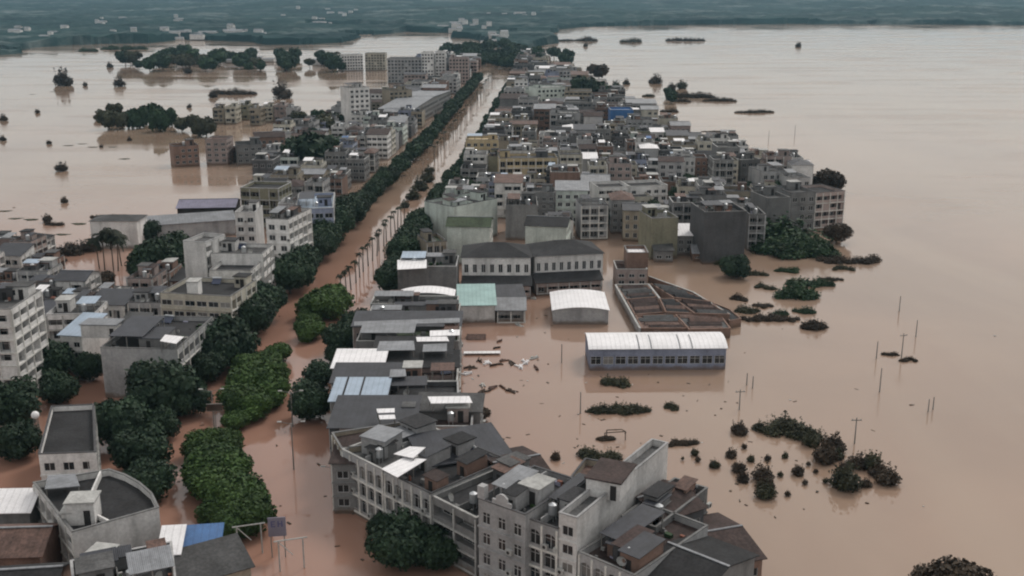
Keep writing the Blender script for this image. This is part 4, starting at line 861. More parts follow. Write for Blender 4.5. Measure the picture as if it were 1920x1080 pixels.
SINGLE = [ # px, py of crown centre, radius in photo px, kind, label
 (415, 645, 50, 'dark', 'big dark dome-shaped street tree beside the grid-fronted end of the broad grey block'),
 (385, 690, 32, 'dark', 'smaller dark tree below the biggest dome-shaped street tree'),
 (440, 610, 26, 'dark', 'dark tree squeezed between the big dome tree and the cream block'),
 (300, 730, 56, 'dark', 'dark round tree covering the foot of the broad grey block wall'),
 (345, 745, 38, 'dark', 'dark tree touching the right end of the grey block wall trees'),
 (285, 705, 34, 'dark', 'dark tree highest against the blank grey wall'),
 (225, 795, 45, 'dark', 'dark tree right of the small white dark-roofed house'),
 (295, 795, 32, 'dark', 'small dark tree at the kerb right of the white dark-roofed house'),
 (262, 850, 44, 'dark', 'dark dome tree behind the curved roof of the corner block'),
 (280, 908, 40, 'dark', 'dark tree leaning over the curved parapet of the corner block'),
 (95, 680, 38, 'dark', 'dark tree right of the tall white balcony block'),
 (110, 730, 30, 'dark', 'dark low tree in the shade below the tall white balcony block'),
 (20, 765, 45, 'dark', 'dark tree at the left picture edge under the tall balcony block'),
 (165, 690, 26, 'dark', 'narrow dark tree left of the blank grey wall'),
 (30, 830, 34, 'dark', 'dark tree at the left edge beside the small white dark-roofed house'),
 (300, 492, 46, 'dark', 'dark garden tree left of the blank white wall tower, upper one'),
 (330, 465, 32, 'dark', 'dark garden tree touching the blank white wall tower'),
 (272, 435, 22, 'dark', 'slim dark tree right of the white hall'),
 (285, 515, 30, 'mid', 'green garden tree below the dark ones beside the white hall water'),
 (255, 505, 16, 'olive', 'small olive bush in the pale water below the white hall'),
 (582, 755, 37, 'dark', 'dark dome tree on the right side of the flooded street beside the slate roofs'),
 (600, 705, 28, 'dark', 'dark tree behind the right-hand dome tree'),
 (645, 640, 36, 'dark', 'dark tree left of the strip shophouses, half way up'),
 (670, 610, 28, 'dark', 'dark tree at the back corner of the strip shophouses'),
 (632, 665, 22, 'dark', 'small dark tree at the kerb left of the strip shophouses'),
 (752, 1022, 50, 'dark', 'very dark wide tree in front of the arcaded shophouses near the bottom'),
 (815, 1030, 40, 'dark', 'very dark tree right of the wide one before the arcaded shophouses'),
 (720, 985, 26, 'dark', 'small dark tree at the left end of the arcade front trees'),
 (1800, 1098, 52, 'brown', 'big dark tree top rising from water at the bottom right corner'),
 (1745, 1092, 30, 'brown', 'smaller dark tree top left of the bottom right corner tree'),
 (585, 290, 44, 'dark', 'dark wide tree in the left bank quarter behind the brown gabled house'),
 (625, 285, 26, 'dark', 'dark tree right of the widest left bank tree'),
 (600, 235, 24, 'olive', 'olive tree at the upper left bank beside the flooded row houses'),
 (1100, 175, 28, 'dark', 'dark tree right of the wide pale far block'),
 (1123, 134, 17, 'brown', 'dark round tree top above the white shore hut'),
 (1570, 437, 22, 'brown', 'round dark tree standing in water right of the green scrub bank'),
 (1553, 340, 26, 'brown', 'dark tree beside the last pale shore house'),
 (1270, 270, 24, 'brown', 'dark brown tree at the right shore, left of the high grey block'),
 (1300, 285, 14, 'olive', 'small tree at the right shore before the high grey block'),
 (1380, 500, 24, 'dark', 'dark low tree at the foot of the dark grey blank block'),
 (1408, 300, 9, 'olive', 'small rooftop-high tree beside the high grey shore block'),
 (900, 775, 17, 'brown', 'brown bush behind the white roof strip at the basin edge'),
 (195, 525, 18, 'brown', 'brown bush left of the pale water below the white hall'),
]
def single(px, py, rpx, kind, label, name='tree', cat='tree', zfac=.85, group=None, **k):
    p = P(px, py, 4); d = math.sqrt(p.x ** 2 + p.y ** 2 + 71 ** 2); r = rpx / F * d * 1.0
    zc = max(.3, r * zfac); p = P(px, py, zc)
    return tree(p.x, p.y, r, kind, name, zc=zc, label=label, cat=cat, group=group, **k)
for s in SINGLE: single(*s)
MED = [(622, 560, 26), (600, 572, 28), (585, 590, 16), (580, 618, 20), (578, 600, 14), (520, 664, 18), (500, 676, 20), (468, 690, 24), (505, 705, 30), (470, 722, 32), (505, 735, 26), (455, 750, 28), (480, 762, 24), (440, 790, 17), (380, 838, 26), (420, 832, 24), (400, 868, 36), (430, 878, 30), (390, 900, 30), (428, 918, 36), (455, 945, 34), (420, 955, 28), (468, 972, 32), (440, 985, 26)]
for x, y_, r in MED:
    p = P(x, y_, 3); o = single(x, y_, r * 1.3, 'bright', None, 'median_tree', group='bright green trees of the street median', zfac=.7, desc='bright green bushy median tree')
MEDT = TREES[-len(MED):]
del TREES[-len(MED):]
mo = ['standing farthest up the street', 'second down the street', 'third down the street', 'fourth', 'fifth']
names = {0: 'in the upper clump beside the first palm', 1: 'at the left of the upper median clump', 2: 'small one low in the upper median clump', 3: 'lowest of the upper median clump', 4: 'in the middle of the upper median clump',
 5: 'at the very top of the middle clump', 6: 'reddish tip of the middle clump', 7: 'on the left shoulder of the middle clump', 8: 'on the right shoulder of the middle clump', 9: 'in the left centre of the middle clump', 10: 'at the right edge of the middle clump', 11: 'at the lower left of the middle clump', 12: 'at the lower centre of the middle clump', 13: 'at the foot of the middle clump',
 14: 'at the top left of the lower clump', 15: 'at the top right of the lower clump', 16: 'in the upper centre of the lower clump', 17: 'at the right edge of the lower clump', 18: 'at the left edge of the lower clump', 19: 'in the centre of the lower clump', 20: 'at the right, near the bottom of the lower clump', 21: 'at the left, near the bottom of the lower clump', 22: 'at the bottom right of the lower clump', 23: 'nearest the camera in the lower clump'}
for i, (o, d_, c) in enumerate(MEDT): o['label'] = 'bright green median tree ' + names[i]
# far and scattered woods
def wood(px0, py0, px1, py1, n_, r0, r1, kinds, phrase):
    for _ in range(n_):
        x, y_ = tr.uniform(px0, px1), tr.uniform(py0, py1); p = P(x, y_, 2); kd = tr.choice(kinds)
        tree(p.x, p.y, tr.uniform(r0, r1), kd, 'tree', group=phrase, desc=dict(dark='dark', mid='green', olive='olive', brown='brown')[kd] + ' tree of the ' + phrase + ',')
for i, (x, y_, r, kd) in enumerate([(203, 222, 18, 'olive'), (212, 208, 13, 'olive'), (226, 226, 15, 'olive'), (246, 224, 15, 'mid'), (262, 222, 16, 'mid'), (288, 215, 16, 'mid'), (300, 228, 17, 'mid'), (316, 222, 14, 'mid'), (340, 232, 13, 'olive'), (366, 232, 15, 'olive'), (386, 236, 18, 'olive'), (376, 242, 14, 'olive'), (182, 220, 6, 'brown')]):
    single(x, y_, r, kd, f'tree of the flooded grove in the left water, {["first","second","third","fourth","fifth","sixth","seventh","eighth","ninth","tenth","eleventh","twelfth","thirteenth"][[1,2,3,4,5,6,7,8,9,10,12,11,0][i]]} from its left end', group='grove standing in the left floodwater', zfac=1.0, flat=1.35)
for x, y_, r, lab in [(119, 152, 15, 'large round dark tree top alone in the upper left water'), (223, 157, 9, 'small round dark tree top right of the large lone one'), (160, 159, 4, 'tiny bush between the two lone round tree tops'), (529, 176, 16, 'dark rounded clump right of the long low island'), (399, 179, 7, 'small dark clump at the left tip of the long low island'),
  (7, 223, 6, 'small bush in water at the left picture edge, upper one'), (5, 261, 5, 'small bush in water at the left picture edge, lower one'), (115, 316, 9, 'dark double bush alone in the middle of the left water'), (92, 268, 4, 'tiny bush above the dark double bush'), (120, 377, 6, 'small upright bush left of the white hall'), (88, 413, 8, 'small dark bush above the flat brown clump in left water'), (243, 262, 4, 'tiny bush below the flooded grove'), (190, 275, 3, 'tiny bush left below the flooded grove'), (353, 134, 7, 'small clump before the wooded island'), (206, 124, 5, 'small clump left of the wooded island'), (355, 200, 4, 'tiny bush above the flooded grove'),(70, 210, 4, 'tiny bush right of the left edge in upper water')]:
    single(x, y_, r, 'brown', lab, 'bush', 'bush', .5)
def island(px0, px1, py, rpx, kind, label, n_=None, name='scrub_island', jit=3):
    """a low run of wet scrub showing above the flood: one thing, its clumps are parts"""
    a, b = P(px0, py, 0), P(px1, py, 0); c = (a + b) / 2; d = c.length; r = rpx / F * math.hypot(d, 75) ; L = (b - a).length
    o = thing(name, label, 'scrub', (c.x, c.y, 0), 0)
    n_ = n_ or max(3, int(L / (r * 1.1)) + 1); ms = TR['scrub' + kind]
    for i in range(n_):
        u = (i + .5) / n_; rr = r * tr.uniform(.65, 1.1) * (.7 + .3 * math.sin(math.pi * u))
        cl = link('clump', tr.choice(ms), o, (-L / 2 + L * u, tr.uniform(-jit, jit) * r * .3, rr * .1), (0, 0, tr.uniform(0, 6))); cl.scale = (rr * 1.35, rr * 1.1, rr * .75)
    return o
for a in [(148, 184, 96, 6, 'mid', 'low far wooded islet off the left shore, left one'), (192, 272, 93, 7, 'mid', 'long far wooded islet off the left shore, right one'),
 (402, 478, 177, 10, 'brown', 'long low dark island in the upper left water'), (85, 118, 422, 6, 'brown', 'flat brown clump of scrub below a small bush in left water'),
 (1102, 1218, 770, 13, 'olive', 'long low olive scrub island in front of the long white warehouse'), (1130, 1175, 718, 15, 'olive', 'oval olive bush island below the left end of the white warehouse'), (1246, 1268, 765, 9, 'olive', 'small olive scrub right of the long low island'),
 (1092, 1158, 858, 17, 'olive', 'round olive bush island behind the long white shophouse'), (1245, 1308, 834, 9, 'brown', 'thin brown scrub spit above the dotted bushes'), (1388, 1500, 600, 10, 'brown', 'long dark scrub bank below the green scrub island'), (1505, 1552, 615, 14, 'brown', 'rounded dark clump at the right end of the long scrub bank'),
 (1465, 1530, 560, 22, 'mid', 'green bushy island right of the compound'), (1370, 1400, 562, 9, 'brown', 'small dark scrub at the left tip of the scrub bank'), (1412, 1450, 575, 8, 'brown', 'small dark scrub mound above the long scrub bank'), (1422, 1530, 458, 44, 'mid', 'broad green scrub bank below the grey shore blocks'), (1430, 1550, 476, 34, 'mid', 'lower fringe of the broad green scrub bank'), (1535, 1650, 491, 12, 'brown', 'long brown hedge running right from the green scrub bank'),
 (1420, 1530, 812, 24, 'olive', 'spiky brush pile, highest of the dotted islands'), (1655, 1682, 666, 6, 'brown', 'flat dark clump left of the crossed pole'), (1688, 1717, 676, 6, 'brown', 'flat dark clump right of the crossed pole'),
 (1265, 1340, 183, 9, 'brown', 'long dark island in the upper right water, left part'), (1318, 1380, 190, 6, 'brown', 'low dark tail of the upper right island'), (1262, 1295, 191, 6, 'brown', 'low dark fringe in front of the upper right island'), (1376, 1452, 211, 5, 'brown', 'thin dark island right of the upper right one'), (1205, 1224, 181, 5, 'olive', 'small flat mat in the upper right water'), (1315, 1375, 247, 2, 'brown', 'thin sunken dyke line in the right water'), (1240, 1268, 210, 6, 'brown', 'dark shore scrub right of the blue clad building'), (1225, 1260, 235, 5, 'brown', 'dark shore scrub below the blue clad building'),
 (1038, 1080, 77, 4, 'brown', 'low dark far island at the top of the right water, left one'), (1080, 1116, 77, 7, 'brown', 'dark wooded hump at the end of the low far island'), (1163, 1200, 79, 7, 'olive', 'dark wooded far island in the middle of the upper right water'), (1250, 1320, 77, 7, 'brown', 'long dark wooded far island at the upper right'),
 (1415, 1450, 540, 9, 'olive', 'small olive scrub above the left end of the green bushy island'), (1478, 1560, 533, 12, 'mid', 'ragged green scrub trail behind the green bushy island'), (1380, 1425, 586, 11, 'olive', 'olive scrub tuft between compound tip and long scrub bank'), (1448, 1475, 590, 12, 'mid', 'green tuft on the middle of the long scrub bank'), (1345, 1395, 496, 14, 'olive', 'olive scrub at the foot of the dark grey blank block'), (1488, 1525, 585, 10, 'mid', 'small green tuft under the green bushy island'), (1560, 1600, 505, 7, 'olive', 'little olive scrub below the long brown hedge'), (1452, 1500, 508, 9, 'mid', 'thin green fringe below the broad green scrub bank'),
 (1395, 1440, 515, 7, 'olive', 'olive scrub speckles left of the green scrub bank'), (1540, 1580, 525, 5, 'brown', 'thin scrub trail above the green bushy island'), (0, 62, 508, 20, 'brown', 'dark hedge end at the left picture edge'), (52, 115, 489, 18, 'brown', 'dark hedge line edging the lower left quarter, middle stretch'), (105, 182, 472, 16, 'brown', 'dark hedge line edging the lower left quarter, stretch nearest the palms'), (168, 250, 408, 5, 'brown', 'brown thatch of scrub behind the white hall')]:
    island(*a)
DOTS = [(1520, 828, 16), (1560, 838, 20), (1545, 858, 21), (1568, 855, 12), (1585, 875, 9), (1610, 870, 16), (1635, 872, 18), (1648, 885, 15), (1662, 898, 19), (1585, 905, 26), (1624, 908, 9), (1372, 853, 10), (1340, 873, 9), (1386, 880, 12), (1394, 898, 11), (1408, 862, 7), (1430, 892, 17), (1436, 912, 15), (1434, 925, 17), (1440, 860, 6), (1497, 886, 11), (1472, 855, 6), (1510, 905, 5), (1477, 926, 5), (1463, 890, 5), (1385, 808, 14), (1395, 838, 5), (1302, 850, 7), (1308, 862, 5), (1530, 884, 4), (1548, 902, 5), (1231, 153, 10), (1222, 152, 5), (1279, 163, 9), (1260, 165, 7), (1174, 156, 6), (1155, 162, 8), (1042, 858, 9), (1516, 870, 4), (1280, 860, 3), (1497, 86, 5), (1098, 86, 4)]
for i, (x, y_, r) in enumerate(DOTS):
    p = P(x, y_); kd = 'brown' if i % 3 else 'olive'
    sz = 'large' if r > 15 else 'small' if r > 7 else 'tiny'
    o = single(x, y_, r, kd, None, 'bush', 'bush', .35, desc=f'{sz} dark bush in open water,', group='bushes dotted in the right floodwater')
# woods edging the banks
wood(1250, 175, 1262, 200, 3, 3, 4, ['dark'], 'right shore fringe')
wood(1090, 180, 1150, 200, 10, 4, 6, ['dark', 'mid'], 'far right bank grove')
wood(960, 100, 1080, 125, 16, 5, 8, ['dark'], 'street end woods'); wood(895, 102, 985, 126, 26, 4, 7, ['dark'], 'street end grove')
wood(830, 90, 950, 122, 18, 5, 8, ['dark'], 'street head woods')
wood(1190, 250, 1290, 285, 9, 3, 5, ['dark', 'brown'], 'right shore fringe')
wood(560, 270, 640, 305, 9, 4, 6, ['dark'], 'left bank park')
wood(545, 225, 650, 250, 7, 3.5, 5, ['olive', 'dark'], 'upper left bank gardens')
wood(235, 118, 650, 131, 38, 4, 8.5, ['dark', 'olive', 'mid'], 'wooded island'); wood(300, 104, 620, 118, 18, 4.5, 8, ['dark'], 'wooded islet')
wood(870, 300, 1500, 420, 34, 2.2, 3.8, ['dark', 'mid'], 'right bank courtyards')
settle(TREES)

# row houses standing in the upper left flood
for i in range(7):
    x = 398 + i * 23
    building('house', f'three-storey house of the flooded row behind the grove, {["first", "second", "third", "fourth", "fifth", "sixth", "last"][i]} from its left end', rect(x, 203 - (i % 3) * 3, x + 21, 203 - (i % 3) * 3, 9 + (i % 2), (11,)), 9 + (i % 2), (TN, CR, OL, TN, CR, PK, LG)[i], RG, 'flat', 'ffbb', 1, group='flooded row houses behind the grove')

# ------------------------------------------------------------ palms
def frond_mesh(L, droop, seed):
    rg = random.Random(seed); m = MB(); n_ = 7; pts = []
    for i in range(n_ + 1):
        u = i / n_; pts.append(Vector((L * u * (1 - .25 * u), 0, L * (.28 * u - droop * u * u))))
    for i in range(n_):
        a, b = pts[i], pts[i + 1]; wa, wb = L * .16 * math.sin(math.pi * min(1, (i + .4) / n_ + .08)) , L * .16 * math.sin(math.pi * min(.98, (i + 1.4) / n_ + .0))
        for s in (-1, 1):
            for k in range(2):
                c = a.lerp(b, k * .5); e = a.lerp(b, k * .5 + .36); ww = wa
                m.q(c, e, (e.x + ww * .3, s * ww, e.z - ww * .55 - rg.uniform(0, .1)), (c.x + ww * .3, s * ww, c.z - ww * .5))
        m.q((a.x, -.03, a.z), (b.x, -.03, b.z), (b.x, .03, b.z), (a.x, .03, a.z))
    return m.mesh('frond', [LP])
FRN = [frond_mesh(1.0, dr, i) for i, dr in enumerate((.5, .75, 1.0, .35))]
def palm(x, y_, h, s, label, group=None, nf=13):
    o = thing('palm_tree', label, 'palm tree', (x, y_, 0), tr.uniform(0, 6), group)
    m = cached(('palmtrunk', round(h)), lambda: (lambda mm: (mm.tube((0, 0, -2), (.15, 0, h * .5), .2, .15, 7), mm.tube((.15, 0, h * .5), (0, .1, h), .15, .12, 7), mm.mesh('trunk', [TK]))[2])(MB()))
    link('trunk', m, o); o.rotation_euler = (tr.uniform(-.06, .06), tr.uniform(-.06, .06), o.rotation_euler.z)
    for i in range(nf):
        f = link('frond', FRN[i % 4 if i % 4 < 3 or i > 8 else 0], o, (0, .1, h), (tr.uniform(-.2, .2), tr.uniform(-.3, .35), i * 2.4)); f.scale = (s, s, s)
pl = line_pts([(638, 520), (663, 488), (690, 455), (715, 425), (740, 398), (762, 375)], 6.5, 6.0)
for i, p in enumerate(pl):
    palm(p.x + tr.uniform(-.3, .3), p.y, tr.uniform(6.0, 7.2), 1.75, 'slim palm in the street median row, ' + (f'{["nearest the bright green clump", "second", "third", "fourth", "fifth", "sixth", "seventh", "eighth", "ninth", "tenth", "eleventh", "twelfth", "thirteenth", "fourteenth", "fifteenth", "sixteenth", "seventeenth", "eighteenth", "nineteenth", "twentieth"][min(i, 19)]}' + (' up from the bright green clump' if i else '') if i < 20 else f'{["first", "second", "third", "fourth", "fifth", "sixth", "seventh", "eighth", "ninth", "tenth"][len(pl) - 1 - i]} from the far end'), 'palms along the street median', 11)
for x, y_, s, h, lb in [(190, 440, 4.4, 10, 'left one'), (205, 432, 4.8, 11.5, 'tallest, in the middle'), (215, 445, 4.4, 9.5, 'front one'), (222, 440, 4.2, 9, 'right one'), (180, 448, 4, 8.5, 'lowest, at far left')]:
    p = P(x, y_, h); palm(p.x, p.y, h, s, 'tall drooping dark palm in front of the white hall, ' + lb, 'drooping palms before the white hall', 16)
ORW = [o_.split()[0] for o_ in ORD]; ORW[0] = 'first'
for i in range(36):
    y_ = 478 + i * 13.0
    palm(-37 + (y_ - 430) * .043 + tr.uniform(-.4, .4), y_, tr.uniform(6.5, 8), 1.7, f'distant slim palm far up the boulevard, {ORW[i]} beyond the brownish shrubs', 'distant palms of the boulevard', 7)
# brown shrubs at the far end of the palm row
for i, (x, y_, r) in enumerate([(775, 368, 12), (788, 350, 13), (800, 335, 12), (760, 385, 8), (806, 322, 9)]):
    single(x, y_, r, 'olive', f'olive-brown median shrub beyond the palm row, {["second", "third", "fourth", "first", "last"][i]} going up the street', 'shrub', 'shrub', .5, 'brownish median shrubs beyond the palms')

# ------------------------------------------------------------ poles, lamps
def pole(px, py0, py1, label, arm=True, name='utility_pole'):
    b = P(px, py1); s = 75 - b.y * math.tan(TH + math.atan((py0 - 540) / F)); h = max(2.5, s)
    o = thing(name, label, 'pole', (b.x, b.y, 0), tr.uniform(-.5, .5)); m = MB(); m.tube((0, 0, -2), (0, 0, h), .14, .09, 7); m.build('shaft', MP, o)
    if arm:
        a = MB(); a.box(-.9, .9, -.06, .06, h - .55, h - .4); a.build('crossarm', MP, o)
        for x in (-.7, 0, .7): ii = MB(); ii.tube((x, 0, h - .4), (x, 0, h - .15), .05, .04, 6); ii.build('insulator', PC, o)
for a in [(1053, 645, 680, 'thin pole in the basin between debris and the long white warehouse', False), (1088, 735, 775, 'thin pole left of the long low scrub island', False), (1386, 730, 768, 'dark utility pole above the spiky brush pile'), (1400, 700, 722, 'thin short pole right of the dark utility pole', False), (1411, 712, 728, 'shortest faint stake beside the thin short pole', False),
  (1602, 783, 832, 'tall pole standing over the clustered bushes on the right'), (1643, 640, 672, 'thin pole left of the two flat dark clumps', False), (1649, 690, 735, 'tall thin pole below the two flat dark clumps', False), (1690, 625, 672, 'dark pole with crossarm between two flat clumps'), (1717, 600, 632, 'pole right of and above the crossed pole', False), (1686, 555, 583, 'pole farthest up among the right water poles', False),
  (1740, 757, 772, 'left one of two short stakes far right', False), (1749, 752, 768, 'right one of two short stakes far right', False), (1441, 245, 265, 'thin distant pole in the right water near the high grey block', False), (1490, 235, 255, 'faint distant pole farthest right in upper water', False)]:
    pole(*a)
def lamp(x, y_, h, label):
    o = thing('street_lamp', label, 'street lamp', (x, y_, 0), .05, 'street lamps of the boulevard'); m = MB(); m.tube((0, 0, -1), (0, 0, h), .13, .08, 7); m.build('post', MP, o)
    for s in (-1, 1):
        a = MB(); a.tube((0, 0, h - .1), (s * 1.6, 0, h + .3), .05, .04, 6); ar = a.build('arm', MP, o)
        b = MB(); b.box(min(s * 1.5, s * 2.2), max(s * 1.5, s * 2.2), -.14, .14, h + .25, h + .4); b.build('lamp_head', PC, ar)
for i, (px, py, h) in enumerate([(551, 880, 8), (549, 800, 6.5), (632, 940, 5.5), (402, 802, 7), (466, 640, 8), (1690, 1, 0)][:5]):
    p = P(px, py); lamp(p.x, p.y, h, ['slim double-armed street lamp in the flooded street right of the lower green clump', 'slim street lamp beside the dark dome tree on the right side', 'slim street lamp before the arcaded corner terrace', 'street lamp between middle and lower green clumps', 'street lamp on the left beside the middle green clump'][i])
for i in range(12):
    y_ = 430 + i * 42; x = -36 + (y_ - 430) * .041
    lamp(x, y_, 8, f'distant boulevard lamp, {["nearest", "second", "third", "fourth", "fifth", "sixth", "seventh", "eighth", "ninth", "tenth", "eleventh", "farthest"][i]} beyond the palm row')
# signal gantry sign on the median tip
p = P(406, 812); o = thing('road_sign', 'dark back of a small road sign at the top of the lower green clump', 'road sign', (p.x, p.y, 0), .1)
m = MB(); m.tube((0, .1, -1), (0, .1, 5.2), .09, .07, 6); m.build('post', MP, o); m = MB(); m.box(-1.3, 1.3, -.05, .05, 4.2, 5.4); m.build('panel', WD, o); m = MB(); m.box(-1.38, 1.38, -.02, .12, 5.4, 5.5); m.box(-1.38, 1.38, -.02, .12, 4.1, 4.2); m.build('panel_frame', MP, o)
# pale violet billboard at the bottom
p = P(523, 1045); o = thing('billboard', 'pale violet billboard on posts at the bottom edge beside the flooded street', 'billboard', (p.x, p.y, 0), .12)
VI = mat('billboard violet', (.2, .19, .24), .7, .15); VB = mat('billboard blue marks', (.09, .09, .2), .7, .15)
m = MB(); m.box(-1.2, 1.2, 0, .15, 3.2, 6.0); m.build('panel', VI, o)
m = MB()
for a_ in ((-.8, -.62, 4.6, 5.5), (-.62, -.2, 5.34, 5.5), (-.62, -.3, 4.98, 5.12), (-.62, -.2, 4.6, 4.76), (.1, .28, 4.6, 5.5), (.28, .6, 4.98, 5.12), (.6, .78, 4.6, 5.5)): m.box(a_[0], a_[1], -.012, -.002, a_[2], a_[3])
m.build('painted_marks', VB, o, kind='stuff')
for x in (-.9, .9): m = MB(); m.tube((x, .07, -1), (x, .07, 3.2), .09, .08, 6); m.build('post', MP, o)
# gate-like frame and fence bits at the bottom edge
for j, (px, py) in enumerate([(470, 1040), (548, 1068)]):
    p = P(px, py); o = thing('gantry', 'pale tube gantry with slanted struts at the bottom edge, ' + ('left of' if j == 0 else 'right of') + ' the violet billboard', 'gantry', (p.x, p.y, 0), .3)
    for x in (-1.6, 1.6): m = MB(); m.tube((x, 0, -1), (x, 0, 4.5), .1, .1, 6); m.build('post', PC, o)
    m = MB(); m.tube((-2.2, 0, 4.5), (2.2, 0, 4.5), .1, .1, 6); m.build('beam', PC, o); m = MB(); m.tube((-1.6, 0, 4.4), (.2, 0, 2.2), .07, .07, 5); m.build('strut', PC, o)
# white domed tank left
p = P(66, 778, 7); o = thing('water_tower', 'white ball tank on a thin leg frame left of the small white dark-roofed house', 'water tank', (p.x, p.y, 0))
m = MB()
for j in range(8):
    for i in range(12):
        q = [(0.65 * math.cos(a) * math.cos(b), 0.65 * math.sin(a) * math.cos(b), 7 + .65 * math.sin(b)) for a, b in ((i * math.pi / 6, -math.pi/2 + j * math.pi / 8), ((i + 1) * math.pi / 6, -math.pi/2 + j * math.pi / 8), ((i + 1) * math.pi / 6, -math.pi/2 + (j + 1) * math.pi / 8), (i * math.pi / 6, -math.pi/2 + (j + 1) * math.pi / 8))]
        m.q(*q)
m.build('tank', SW, o)
for i in range(4): t = i * 1.57 + .78; m = MB(); m.tube((.9 * math.cos(t), .9 * math.sin(t), -1), (.3 * math.cos(t), .3 * math.sin(t), 6.5), .07, .06, 5); m.build('leg', MP, o)
# corner block roof: stair tower with canopy
q = P(153, 975, 11.2); ro = Matrix.Rotation(-CBR.rotation_euler.z, 2)
def to_local(root, v): return Matrix.Rotation(-root.rotation_euler.z, 2) @ (v - Vector(root.location[:2]))
def roombox(root, px, py, z, w_, d_, h_, m_, rz_w, name='stair_head', door=True, roofm=PC):
    l = to_local(root, P(px, py, z)); a = rz_w - root.rotation_euler.z; cs, sn = math.cos(a), math.sin(a)
    X = lambda v: Vector((l.x + cs * v.x - sn * v.y, l.y + sn * v.x + cs * v.y, v.z))
    m = MB(); m.box(-w_/2, w_/2, 0, d_, z, z + h_, X=X); o = m.build(name, m_, root)
    m = MB(); m.box(-w_/2 - .2, w_/2 + .2, -.2, d_ + .2, z + h_ + .003, z + h_ + .2, X=X); m.build(name + '_roof', roofm, o)
    if door: m = MB(); m.box(w_/2 - 1.3, w_/2 - .5, -.06, .02, z + .02, z + 2, X=X); m.build('door', DK, o)
    return o
roombox(CBR, 153, 985, 9.86, 3.4, 3, 3.0, WH, .1)
roombox(CBR, 126, 985, 9.86, 1.2, 2, 1.6, WH, .1, 'vent_box', False)
fr_ = next(b['o'] for b in BL if b['label'] and 'dark flat house with cluttered' in b['label'])
roombox(fr_, 172, 1078, 10.5, 2.6, 3.6, 1.8, TN, -.2, 'roof_room', True, PC)
rz_ = CBR.rotation_euler.z
# canopies read off the photograph, set on the roofs they cover
def sheet(root, pts, z, m_, dz=0.0, thick=.09, drop=2.2):
    w_ = [P(x, y_, z) for x, y_ in pts]; lp = [to_local(root, v) for v in w_]; m = MB(); k = len(lp)
    c = sum(lp, Vector((0, 0))) / k; hgt = [z + (dz if i >= k // 2 else 0) for i in range(k)]
    n0 = 0; m.v = [(p.x, p.y, h) for p, h in zip(lp, hgt)] + [(p.x, p.y, h + thick) for p, h in zip(lp, hgt)]
    m.f = [tuple(range(k - 1, -1, -1)), tuple(range(k, 2 * k))] + [(i, (i + 1) % k, k + (i + 1) % k, k + i) for i in range(k)]; m.m = [0] * len(m.f)
    o = m.build('sheet_canopy', m_, root); pm = MB()
    for p, h in zip(lp, hgt): q_ = p.lerp(c, .08); pm.tube((q_.x, q_.y, z - drop), (q_.x, q_.y, h), .07, .07, 5)
    pm.build('canopy_posts', MP, o, kind='stuff')
def find(lbl): return next(b['o'] for b in BL if b['label'] and lbl in b['label'])
ar = find('arcaded corner terrace with four')
sheet(ar, [(715, 880), (758, 858), (800, 862), (745, 896)], 11.3, SW, 0, drop=2.6); sheet(ar, [(738, 852), (768, 838), (798, 842), (775, 862)], 11.6, SW, .2, drop=2.8)
roombox(ar, 700, 855, 9.0, 4.2, 4.5, 2.6, LG, -.5, 'stair_head', True, SG)
dk = find('large dark slate'); sh = find('three pale blue')
lw = find('long narrow white'); roombox(lw, 1130, 935, 13.2, 4.5, 6, 2.4, WH, -.42, 'roof_room', True, RB)
gw = find('broad grey block'); roombox(gw, 186, 634, 9.2, 7, 4, 2.6, WH, -.05, 'roof_room', True, SG); sheet(gw, [(300, 640), (330, 645), (345, 632), (310, 628)], 11.6, SW); sheet(gw, [(225, 605), (275, 610), (290, 590), (240, 588)], 11.5, RG, .4)
wv = find('cream block with two rows'); roombox(wv, 362, 556, 10.6, 2.4, 3, 3.2, WH, .0, 'stair_tower', False)
def near_b(lbl): return next(b_['o'] for b_ in BL if b_['label'] and lbl in b_['label'])
for lbl, pts, z, mm in (('long shophouse with a narrow', [(664, 611), (862, 605), (862, 598), (664, 605)], 10.6, SG), ('mossy flat-roofed', [(806, 631), (862, 629), (862, 620), (806, 622)], 10.0, SW), ('mossy flat-roofed', [(782, 641), (842, 640), (838, 633), (780, 634)], 9.8, SW),
  ('dark shophouse behind', [(706, 658), (778, 657), (776, 641), (712, 642)], 10.4, SG), ('dark shophouse behind', [(792, 660), (838, 659), (838, 646), (794, 648)], 10.2, SG), ('slate-roofed shophouse', [(730, 708), (762, 706), (760, 694), (732, 695)], 10.6, SG),
  ('right behind the brown tiled', [(712, 787), (742, 786), (740, 780), (710, 781)], 10.9, SW), ('right behind the brown tiled', [(708, 775), (740, 774), (740, 768), (706, 769)], 11.0, SW), ('brown-grey sheet-roofed', [(808, 757), (886, 756), (880, 745), (802, 746)], 10.0, SW), ('white parapet between', [(745, 506), (800, 503), (800, 488), (745, 489)], 9.6, SW)):
    sheet(near_b(lbl), pts, z, mm, .15, drop=1.4)
sheet(CBR, [(84, 918), (150, 912), (142, 893), (90, 896)], 11.2, SG, .3, drop=1.6)
def parapet_run(root, pa, pb, z, h, t_=.12):
    a_, b_ = to_local(root, P(*pa, z)), to_local(root, P(*pb, z)); d = (b_ - a_).normalized(); n = Vector((-d.y, d.x)) * t_; m = MB(); m.prism([a_ - n, b_ - n, b_ + n, a_ + n], z, z + h); m.build('partition_wall', WH, root)
parapet_run(CBR, (190, 893), (160, 962), 9.9, .9); parapet_run(CBR, (160, 962), (205, 985), 9.9, .7)
